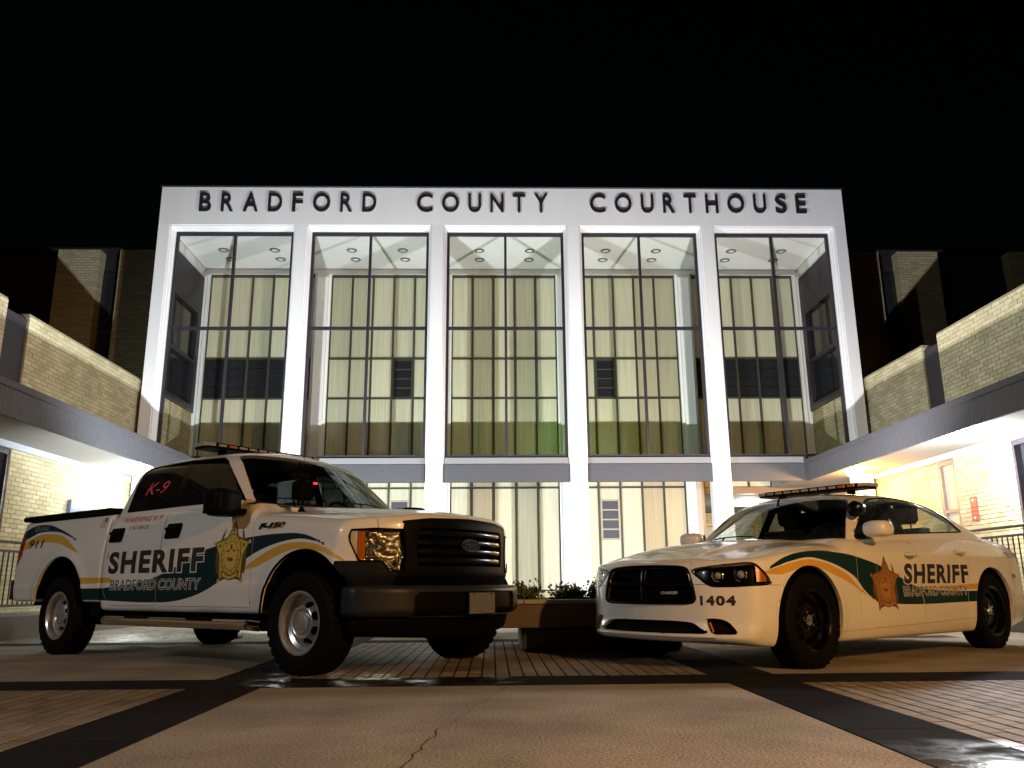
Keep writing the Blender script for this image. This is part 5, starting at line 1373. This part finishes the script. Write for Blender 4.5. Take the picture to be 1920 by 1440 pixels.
# ------------------------------------------------------------------ patrol sedan
PC_LOC, PC_YAW = (1.626, -8.821, 0), 3.767
def build_sedan():
    R = empty('patrol_car', PC_LOC, PC_YAW)
    tag(R, 'white sheriff patrol sedan numbered 1404 with green and gold stripes', 'car')
    AF, AR = (.03, .36, .398), (-3.045, .365, .402)
    def Wd(x, z):
        w = .930-.30*np.maximum(.55-z, 0)**2-.10*np.maximum(z-.55, 0)**2-.62*np.maximum(z-.87, 0)
        w = w-.13*np.maximum(x+.05, 0)**2-.13*np.maximum(-3.25-x, 0)**2
        sc_ = np.exp(-((z-.58)/.13)**2)*sst(-.42, -.85, x)*sst(-2.62, -2.30, x)
        w = w-.026*sc_
        for (cx, cz, r) in (AF, AR):
            d = np.hypot(x-cx, z-cz); w = w+.016*np.exp(-((d-r-.01)/.07)**2)
        return w-.010*np.exp(-((z-.20)/.05)**2)
    def Fr(y, z):
        ay = np.abs(y)
        return .892-.26*ay**2-.48*np.maximum(ay-.55, 0)**1.4-.7*np.maximum(z-.58, 0)**2-.9*np.maximum(.24-z, 0)+.018*sst(.36, .28, z)
    def Tp(x, y):
        ay = np.abs(y)
        hood = .985-.185*(np.maximum(x+.45, 0)/1.32)**1.9-.080*(ay/.85)**2.3+.022*sst(.52, .40, ay)*sst(.86, .5, x)+.016*sst(.60, .78, ay)*sst(.8, .2, x)
        deck = 1.115-.085*(np.maximum(-3.15-x, 0)/.9)**1.6-.045*(ay/.8)**2+.018*sst(-3.85, -3.97, x)
        mid = .985+.046*(-.45-x)
        v = hood+(mid-hood)*sst(-.45, -.62, x)
        return v+(deck-v)*sst(-2.9, -3.2, x)
    def f_low(x, y, z):
        v = smax(np.abs(y)-Wd(x, z), z-Tp(x, y), .075)
        v = smax(v, x-Fr(y, z), .07); v = smax(v, (.172+.03*sst(.4, .8, x)+.06*sst(-3.4, -4., x))-z, .05)
        return smax(v, (-4.03+.13*y*y+.35*np.maximum(z-.80, 0)**2+.25*np.maximum(.55-z, 0)**1.3)-x, .08)
    low = shell(f_low, (-3.6, .45, -.55, .55, .42, .68), (-4.4, 1.25, -1.25, 1.25, .0, 1.4), (190, 56, 44))
    def f_cab(x, y, z):
        ay = np.abs(y)
        v = ay-(.822-.50*(z-1.0)-.10*np.maximum(-2.5-x, 0)**1.5*0)-.0
        ws = (x-(-.47-1.38*(z-1.0)-.44*y*y))/1.7
        v = smax(v, ws, .06)
        rf = z-(1.482-.055*(ay/.6)**2-.112*(x+1.88)**2-.10*np.maximum(-2.55-x, 0)**2)
        v = smax(v, rf, .11); v = smax(v, -3.62+.9*(z-1.1)*0-x, .10); return smax(v, .93-z, .02)
    cab = shell(f_cab, (-2.7, -1.2, -.45, .45, 1.02, 1.16), (-3.9, .1, -1.2, 1.2, .85, 1.75), (110, 56, 36))
    xz = lambda P: (lambda c: sdf(c[:, [0, 2]], P)); yz = lambda P: (lambda c: sdf(c[:, [1, 2]], P))
    for (cx, cz, r) in (AF, AR):
        fn = lambda c, cx=cx, cz=cz, r=r: np.where(c[:, 2] < cz, np.abs(c[:, 0]-cx)-r, np.hypot(c[:, 0]-cx, c[:, 2]-cz)-r)
        cut(low, fn, lambda c: np.abs(c[:, 1]) > .45); mark(low, fn, lab=4, mask=lambda c, n: np.abs(c[:, 1]) > .5)
    sidem = lambda c, n: np.abs(c[:, 1]) > .66
    # headlights wrap the corner: coordinate |y|-x along the surface
    sc = lambda c: np.stack([np.abs(c[:, 1])-c[:, 0], c[:, 2]], 1)
    head = smoothpoly([(-.37, .728), (-.18, .755), (.02, .770), (.22, .778), (.31, .745), (.42, .632), (.20, .612), (-.05, .605), (-.20, .612), (-.29, .66)], True, 3)
    hfn = lambda c: sdf(sc(c), head); fm = lambda c: (c[:, 0] > .2)
    cut(low, hfn, lambda c: (c[:, 0] > .2) & (np.abs(c[:, 1]) > .35)); mark(low, hfn, lab=5, mask=lambda c, n: (c[:, 0] > .2) & (np.abs(c[:, 1]) > .35))
    gr = smoothpoly([(-.375, .748), (-.19, .762), (0, .766), (.19, .762), (.375, .748), (.43, .70), (.470, .56), (.450, .495), (.25, .487), (0, .485), (-.25, .487), (-.450, .495), (-.470, .56), (-.43, .70)], True, 3)
    gm = lambda c: c[:, 0] > .5
    cut(low, yz(gr), gm); mark(low, yz(gr), lab=6, mask=lambda c, n: c[:, 0] > .5)
    ik = smoothpoly([(-.40, .352), (0, .358), (.40, .352), (.50, .315), (.56, .275), (.40, .268), (0, .266), (-.40, .268), (-.56, .275), (-.50, .315)], True, 3)
    cut(low, yz(ik), gm); mark(low, yz(ik), lab=7, mask=lambda c, n: c[:, 0] > .5)
    for s in (-1, 1):
        fg = smoothpoly([(s*.545, .372), (s*.62, .378), (s*.68, .362), (s*.725, .32), (s*.75, .272), (s*.66, .268), (s*.60, .272), (s*.57, .325)], True, 3)
        cut(low, yz(fg), gm); mark(low, yz(fg), lab=8, mask=lambda c, n: c[:, 0] > .4)
    bmpf = lambda c: np.maximum(c[:, 2]-(.615+.02*np.maximum(c[:, 0]-.4, 0)), .36-c[:, 0])
    b2 = lambda c: np.where(np.abs(c[:, 1]) > .44, bmpf(c), np.maximum(c[:, 2]-.79+.0*c[:, 1], .5-c[:, 0]))
    cut(low, b2, lambda c: c[:, 0] > .2); mark(low, b2, lab=11, on=(0,))
    hood = lambda c: np.maximum(np.maximum(np.abs(c[:, 1])-(.735-.30*np.maximum(c[:, 0]-.25, 0)), -.60-c[:, 0]), .70-c[:, 2])
    cut(low, hood, lambda c: (c[:, 2] > .68) & (c[:, 0] > -.75)); mark(low, hood, lab=1, mask=lambda c, n: n[:, 2] > .25, on=(0,))
    trk = lambda c: np.maximum(np.maximum(np.abs(c[:, 1])-.66, c[:, 0]+3.25), .85-c[:, 2])
    cut(low, trk, lambda c: (c[:, 2] > .8) & (c[:, 0] < -3.1)); mark(low, trk, lab=12, mask=lambda c, n: (n[:, 2] > .3), on=(0,))
    rock = lambda c: np.maximum(np.maximum(c[:, 2]-(.252+.020*(-.36-c[:, 0])), c[:, 0]+.37), -2.64-c[:, 0])
    cut(low, rock, lambda c: np.abs(c[:, 1]) > .5); mark(low, rock, lab=10, mask=sidem, on=(0,))
    for lab, P in ((2, [(-1.70, .27), (-.665, .25), (-.665, .90), (-.74, 1.2), (-1.70, 1.2)]), (3, [(-2.50, .29), (-1.71, .27), (-1.71, 1.2), (-2.78, 1.2), (-2.74, .90), (-2.60, .76), (-2.545, .60)])):
        cut(low, xz(P), lambda c: np.abs(c[:, 1]) > .55); mark(low, xz(P), lab=lab, mask=sidem, on=(0,))
    mark(low, lambda c: np.maximum(np.maximum(c[:, 0]+.64, -3.05-c[:, 0]), .96-c[:, 2]), lab=9, mask=lambda c, n: (n[:, 2] > .75) & (np.abs(c[:, 1]) < .80))
    G = smoothpoly([(.49, .725), (.44, .76), (.28, .822), (.07, .862), (-.19, .878), (-.42, .866), (-.64, .842), (-.97, .78), (-1.31, .685), (-1.64, .59), (-2.14, .552), (-2.85, .545)], False)+smoothpoly([(-2.85, .452), (-1.8, .44), (-1.25, .45), (-.95, .475), (-.78, .56), (-.63, .668), (-.41, .752), (-.20, .80), (.03, .822), (.27, .785)], False)
    O = smoothpoly([(.56, .70), (.29, .768), (.03, .806), (-.24, .775), (-.49, .70), (-.70, .58), (-.93, .475)], False)+smoothpoly([(-.72, .555), (-.48, .642), (-.26, .70), (-.06, .745), (.16, .735), (.36, .69)], False)
    O2 = [(-1.98, .585), (-2.9, .622), (-2.9, .562), (-2.06, .562)]
    for P, mi in ((G, 1), (O, 2), (O2, 2)):
        cut(low, xz(P), lambda c: np.abs(c[:, 1]) > .62); mark(low, xz(P), mi=mi, mask=sidem, on=(0, 2, 3))
    tl = [(-.90, .80), (.90, .80), (.90, .98), (-.90, .98)]
    cut(low, yz(tl), lambda c: c[:, 0] < -3.7); mark(low, yz(tl), lab=13, mask=lambda c, n: (c[:, 0] < -3.80), on=(0,))
    # ---- greenhouse cuts
    sw = smoothpoly([(-.88, 1.03), (-1.14, 1.20), (-1.38, 1.345), (-1.60, 1.392), (-1.9, 1.412), (-2.2, 1.410), (-2.5, 1.370), (-2.72, 1.28), (-2.90, 1.12)], False, 4)+[(-2.80, 1.112), (-1.9, 1.072), (-1.2, 1.038)]
    cut(cab, xz(sw), lambda c: np.abs(c[:, 1]) > .45); mark(cab, xz(sw), lab=1, mask=lambda c, n: np.abs(n[:, 1]) > .5)
    pil = lambda c: np.abs(c[:, 0]+1.72+.12*(c[:, 2]-1.05))-.045
    cut(cab, pil, lambda c: np.abs(c[:, 1]) > .45); mark(cab, pil, lab=2, on=(1,))
    wsf = lambda c: np.maximum(np.maximum(np.abs(c[:, 1])-(.792-.50*(c[:, 2]-1.0)), c[:, 2]-1.405), -1.5-c[:, 0])
    cut(cab, wsf, lambda c: c[:, 0] > -1.7); mark(cab, wsf, lab=3, mask=lambda c, n: n[:, 0] > .25, on=(0,))
    rw = lambda c: np.maximum(np.maximum(np.abs(c[:, 1])-(.60-.35*(c[:, 2]-1.1)), 2.56+c[:, 0]), 1.14-c[:, 2])
    cut(cab, rw, lambda c: c[:, 0] < -2.4); mark(cab, rw, lab=5, mask=lambda c, n: n[:, 2] > .3, on=(0,))
    bv = bvh_of(low); bvc = bvh_of(cab); PS = ['paint', 'green', 'gold']
    extract(low, 0, 'body', PS, R, lip=.03); extract(low, 1, 'hood', PS, R)
    extract(low, 12, 'trunk_lid', PS, R); extract(low, 9, 'cabin_floor', 'trim', R, lip=0)
    fb = extract(low, 11, 'front_bumper', PS, R, gap=.0015, lip=.03)
    for s in (-1, 1):
        extract(low, 10, 'rocker_panel', PS, R, side=s, gap=.0015)
        for lab, hx, hz in ((2, -1.53, .865), (3, -2.50, .905)):
            d = extract(low, lab, 'door', PS, R, side=s)
            h = bv.ray_cast(Vector((hx, s*2.5, hz)), Vector((0, -s, 0))); y0 = h[0].y if h[0] else s*.9
            mb = MB(); a, b = sorted((y0+s*.008, y0+s*.036)); mb.box(hx-.10, hx+.10, a, b, hz-.016, hz+.016, c=.010)
            mb.box(hx+.07, hx+.095, min(y0-s*.01, y0+s*.01), max(y0-s*.01, y0+s*.01), hz-.01, hz+.01); mb.box(hx-.095, hx-.07, min(y0-s*.01, y0+s*.01), max(y0-s*.01, y0+s*.01), hz-.01, hz+.01)
            mb.build('handle', 'paint', d)
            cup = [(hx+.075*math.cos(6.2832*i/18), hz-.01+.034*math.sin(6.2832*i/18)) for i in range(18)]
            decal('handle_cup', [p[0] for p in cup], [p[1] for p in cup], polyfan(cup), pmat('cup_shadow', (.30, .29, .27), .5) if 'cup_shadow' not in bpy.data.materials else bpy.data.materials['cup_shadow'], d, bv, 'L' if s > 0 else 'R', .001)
    extract(low, 13, 'tail_lamp', 'red', R, lip=.02)
    # ---- front openings
    def srfF(y, z): 
        lo_, hi_ = .2, 1.1
        for _ in range(30):
            m = (lo_+hi_)/2
            if f_low(np.array([m]), np.array([y]), np.array([z]))[0] < 0: lo_ = m
            else: hi_ = m
        return lo_
    def recess(lab, name, mat, depth, par, side=0):
        o = extract(low, lab, name, mat, par, gap=0, lip=0, side=side)
        for v in o.data.vertices: v.co.x -= depth
        return o
    gs = empty('grille', (0, 0, 0), 0, R)
    recess(6, 'grille_back', 'under', .055, gs)
    mb = MB(); P = [Vector((srfF(y, z)+.002, y, z)) for y, z in gr]; mb.tube(P+[P[0]], .013, 8); mb.build('grille_surround', 'glossblack', gs, smooth=True)
    def bar(p0, p1, w, name):
        mb = MB(); vs = []; fs = []; n = 14
        for i in range(n+1):
            t = i/n; y, z = p0[0]+(p1[0]-p0[0])*t, p0[1]+(p1[1]-p0[1])*t; x = srfF(y, z)
            dy, dz = (0, w) if abs(p1[0]-p0[0]) > abs(p1[1]-p0[1]) else (w, 0)
            vs += [(x-.05, y-dy, z-dz), (x-.002, y-dy*.8, z-dz*.8), (x+.006, y, z), (x-.002, y+dy*.8, z+dz*.8), (x-.05, y+dy, z+dz)]
        for i in range(n):
            for k in range(4): fs.append((5*i+k, 5*i+k+1, 5*i+6+k, 5*i+5+k))
        mb.add(vs, fs); mb.build(name, 'glossblack', gs, smooth=True)
    bar((-.455, .628), (.455, .628), .020, 'crossbar'); bar((0, .49), (0, .765), .028, 'crossbar')
    mb = MB()
    for k in range(9):
        z = .51+.028*k
        if abs(z-.628) < .02: continue
        vs = []; n = 10; fs = []
        for i in range(n+1):
            y = -.44+.88*i/n; x = srfF(y, z)-.035; vs += [(x, y, z-.003), (x+.006, y, z), (x, y, z+.003)]
        for i in range(n): fs += [(3*i, 3*i+1, 3*i+4, 3*i+3), (3*i+1, 3*i+2, 3*i+5, 3*i+4)]
        mb.add(vs, fs)
    mb.build('grille_mesh', 'blackplastic', gs)
    bvg = bv
    text_decal('script_badge', 'CHARGER', .185, .335,   .553, .574, 'whitetext', gs, bvg, 'F', .004, bold=.01, shear=.2, spacing=1.1)
    recess(7, 'lower_intake', 'under', .05, fb)
    for s in (-1, 1):
        fo = recess(8, 'fog_pocket', 'under', .05, fb, s)
        mb = MB(); p0 = Vector((srfF(s*.575, .35)-.004, s*.575, .35)); p1 = Vector((srfF(s*.605, .285)-.004, s*.605, .285)); mb.tube([p0, p1], .008, 6); mb.build('side_marker', 'amber', fb)
    mb = MB(); pts = [(srfF(y, .250)+.004, y, .250+.0*abs(y)) for y in np.linspace(-.62, .62, 22)]; mb.tube(pts, .010, 8); mb.build('chin_lip', 'paint', fb, smooth=True)
    mb = MB()
    for i in range(21):
        pass
    # ---- headlights
    for s in (-1, 1):
        c = extract(low, 5, 'headlight', 'lampclear', R, side=s, gap=.001, lip=0)
        o = extract(low, 5, 'lamp_housing', 'glossblack', c, side=s, gap=.0, lip=0)
        for v in o.data.vertices: v.co = v.co-Vector((.75, s*.55, 0)).normalized()*.045
        def srfS(sv, z):
            lo_, hi_ = .2, 1.0
            for _ in range(30):
                x = (lo_+hi_)/2
                if f_low(np.array([x]), np.array([sv+x]), np.array([z]))[0] < 0: lo_ = x
                else: hi_ = x
            return Vector((lo_, s*(sv+lo_), z))
        d = Vector((.9, s*.35, 0)).normalized()
        for (sv, z, r) in ((-.13, .685, .046), (.10, .692, .052)):
            p = srfS(sv, z)-d*.035; pr = MB(); pr.lathe([(r, .0), (r*.98, .012), (r*.86, .016), (r*.80, .004), (r*.55, -.012), (0., -.02)], 26, 'x')
            b = pr.build('reflector_ring', 'chrome', c, smooth=True); b.location = p; b.rotation_euler = (0, 0, math.atan2(d.y, d.x))
            pr = MB(); pr.lathe([(r*.56, .0), (r*.5, .016), (r*.3, .028), (0., .032)], 20, 'x'); b2_ = pr.build('projector_lens', 'clearlens', c, smooth=True); b2_.location = p; b2_.rotation_euler = b.rotation_euler
        mb = MB(); vs = []; fs = []; n = 5; ins = Vector((-.5, -s*.8, 0)).normalized()*.012
        for i in range(n+1):
            sv = .275+.11*i/n; zt = .765-.85*max(0, sv-.285); vs += [srfS(sv, .64)+ins, srfS(sv, max(zt, .645))+ins]
        for i in range(n): fs.append((2*i, 2*i+2, 2*i+3, 2*i+1))
        mb.add(vs, fs); mb.build('side_marker', 'amber', c, smooth=True, fixn=False)
        mb = MB(); P = [srfS(a, z) for a, z in head]; mb.tube(P+[P[0]], .005, 6); mb.build('lamp_bezel', 'glossblack', c)
    # ---- greenhouse parts
    co = extract(cab, 0, 'roof_and_pillars', 'paint', R, lip=.025)
    for s in (-1, 1):
        extract(cab, 1, 'side_window', 'cargl', R, side=s, lip=0, sel=lambda f: f.calc_center_median().x > -1.74)
        extract(cab, 1, 'side_window', 'cargl', R, side=s, lip=0, sel=lambda f: f.calc_center_median().x < -1.74)
        extract(cab, 2, 'door_pillar', 'glossblack', R, side=s, gap=0, lip=.03)
        mb = MB(); pts = []
        for (x, z) in sw+[sw[0]]:
            h = bvc.ray_cast(Vector((x, s*2.5, z)), Vector((0, -s, 0)))
            if h[0]: pts.append(h[0])
        mb.tube(pts, .008, 6); mb.build('window_seal', 'blackplastic', co)
    extract(cab, 3, 'windshield', 'cargl', R, lip=0); extract(cab, 5, 'rear_window', 'cargl', R, lip=0)
    # ---- wheels
    for s in (-1, 1):
        wheel(R, 0, s*.815, .352, .355, .225, .232, s, 'sedan'); wheel(R, -3.052, s*.815, .352, .355, .225, .232, s, 'sedan')
        wheel_well(R, AF[0], AF[1], AF[2]+.015, s, .90, .52); wheel_well(R, AR[0], AR[1], AR[2]+.015, s, .90, .52)
    mb = MB(); mb.box(-3.9, .62, -.55, .55, .185, .30); mb.box(-2.55, -.45, -.80, .80, .19, .26); mb.cyl((-3.05, -.7, .35), (-3.05, .7, .35), .04); mb.cyl((0, -.7, .33), (0, .7, .33), .04); mb.build('underbody', 'under', R)
    # ---- mirrors, spotlight
    for s in (-1, 1):
        mo = empty('side_mirror', (-.90, s*.86, 1.045), 0, R)
        def f_m(x, y, z): return smax(smax(np.abs(x)-(.07+.03*sst(.02, .16, y)), np.abs(y-.14)-.115, .07), np.abs(z-.02)-.068, .06)
        ms = shell(f_m, (-.03, .03, .08, .20, .0, .04), (-.2, .2, -.05, .35, -.12, .16), (10, 14, 12))
        for v in ms.verts: v.co.y *= s
        if s < 0: bmesh.ops.reverse_faces(ms, faces=ms.faces[:])
        extract(ms, 0, 'mirror_shell', 'paint', mo, gap=0, lip=0); ms.free()
        mb = MB(); a, b = sorted((s*.05, s*.23)); mb.box(-.104, -.098, a, b, -.03, .07, c=.003); mb.build('mirror_glass', 'mirrorglass', mo)
        mb = MB(); mb.box(-.03, .05, min(-s*.06, s*.06), max(-s*.06, s*.06), -.055, -.02, c=.01); mb.build('mirror_arm', 'blackplastic', mo)
    for s in (1,):
        sp = empty('spotlight', (-.98, s*.80, 1.25), 0, R)
        mb = MB(); mb.lathe([(.0, -.085), (.035, -.075), (.062, -.03), (.068, .03), (.070, .05), (.064, .055)], 24, 'x'); mb.build('spot_housing', 'glossblack', sp, smooth=True)
        mb = MB(); mb.lathe([(.064, .05), (.04, .058), (0., .062)], 24, 'x'); mb.build('spot_lens', 'glossblack', sp, smooth=True)
        mb = MB(); mb.cyl((-.02, 0, -.06), (-.06, -s*.10, -.10), .016); mb.build('spot_arm', 'chrome', sp)
    # ---- interior
    seats(R, (-1.55, -2.35), (-.40, .40), .45, .60, w=.52)
    mb = MB(); mb.prism([(-.95, .80), (-.62, .80), (-.60, .97), (-.80, 1.03), (-.95, .98)], -.72, .72, 'y'); mb.build('dashboard', 'trim', R)
    mb = MB(); mb.lathe([(.165, -.012), (.18, 0), (.165, .012), (.15, 0), (.165, -.012)], 28, 'x'); mb.cyl((0, -.15, 0), (0, .15, 0), .012); mb.cyl((0, 0, 0), (.22, 0, -.06), .025)
    st = mb.build('steering_wheel', 'trim', R, smooth=True); st.location = (-1.05, .40, 1.0); st.rotation_euler = (0, -.45, 0)
    mb = MB(); mb.box(-.98, -.95, -.11, .11, 1.265, 1.325, c=.012); mb.cyl((-.96, 0, 1.32), (-1.0, 0, 1.40), .01); mb.build('rear_view_mirror', 'mirrorglass', R)
    mb = MB(); mb.box(-1.90, -1.87, -.62, .62, .70, 1.0); mb.box(-1.89, -1.88, -.58, .58, 1.0, 1.34)
    mb.build('partition', 'trim', R)
    for y0 in (-.45, .12):
        mb = MB(); pts = []
        for i in range(8):
            t = i/7; y = y0+.50*t; z = 1.035+.012*math.sin(t*3); x = -.47-1.38*(z-1.0)-.44*y*y+.035; pts.append((x, y, z))
        mb.tube(pts, .006, 5); mb.cyl((pts[2][0]+.04, pts[2][1], 1.0), pts[2], .008); mb.build('wiper', 'blackplastic', R)
    light_bar(R, -1.62, 1.492, .62, .24, 'clearlens', (8, 9))
    # ---- lettering
    text_decal('lettering', 'SHERIFF', -1.41, -2.58, .615, .790, 'whitetext', R, bv, 'L', .0016, bold=.044, grow=.008, spacing=1.16)
    text_decal('lettering', 'SHERIFF', -1.41, -2.58, .615, .790, 'blacktext', R, bv, 'L', .0024, bold=.044, spacing=1.16)
    text_decal('lettering', 'BRADFORD COUNTY', -1.39, -2.53, .512, .594, 'whitetext', R, bv, 'L', .0016, bold=.010, grow=.004)
    text_decal('lettering', 'BRADFORD COUNTY', -1.39, -2.53, .512, .594, 'blacktext', R, bv, 'L', .0024, bold=.004)
    text_decal('lettering', '911', -3.53, -3.72, .86, .93, 'blacktext', R, bv, 'L', .002, bold=.02, shear=.12)
    text_decal('lettering', '1404', .515, .745, .470, .542, 'blacktext', R, bv, 'F', .002, bold=.046, spacing=1.2)
    mk = [(-3.56, .665), (-3.66, .665), (-3.66, .705), (-3.56, .705)]; decal('side_marker', [p[0] for p in mk], [p[1] for p in mk], polyfan(mk), 'red', R, bv, 'L', .003)
    star_badge(-1.09, .62, .47, .42, R, bv, 'L')
    for b in (low, cab): b.free()
    return R
sedan = build_sedan()
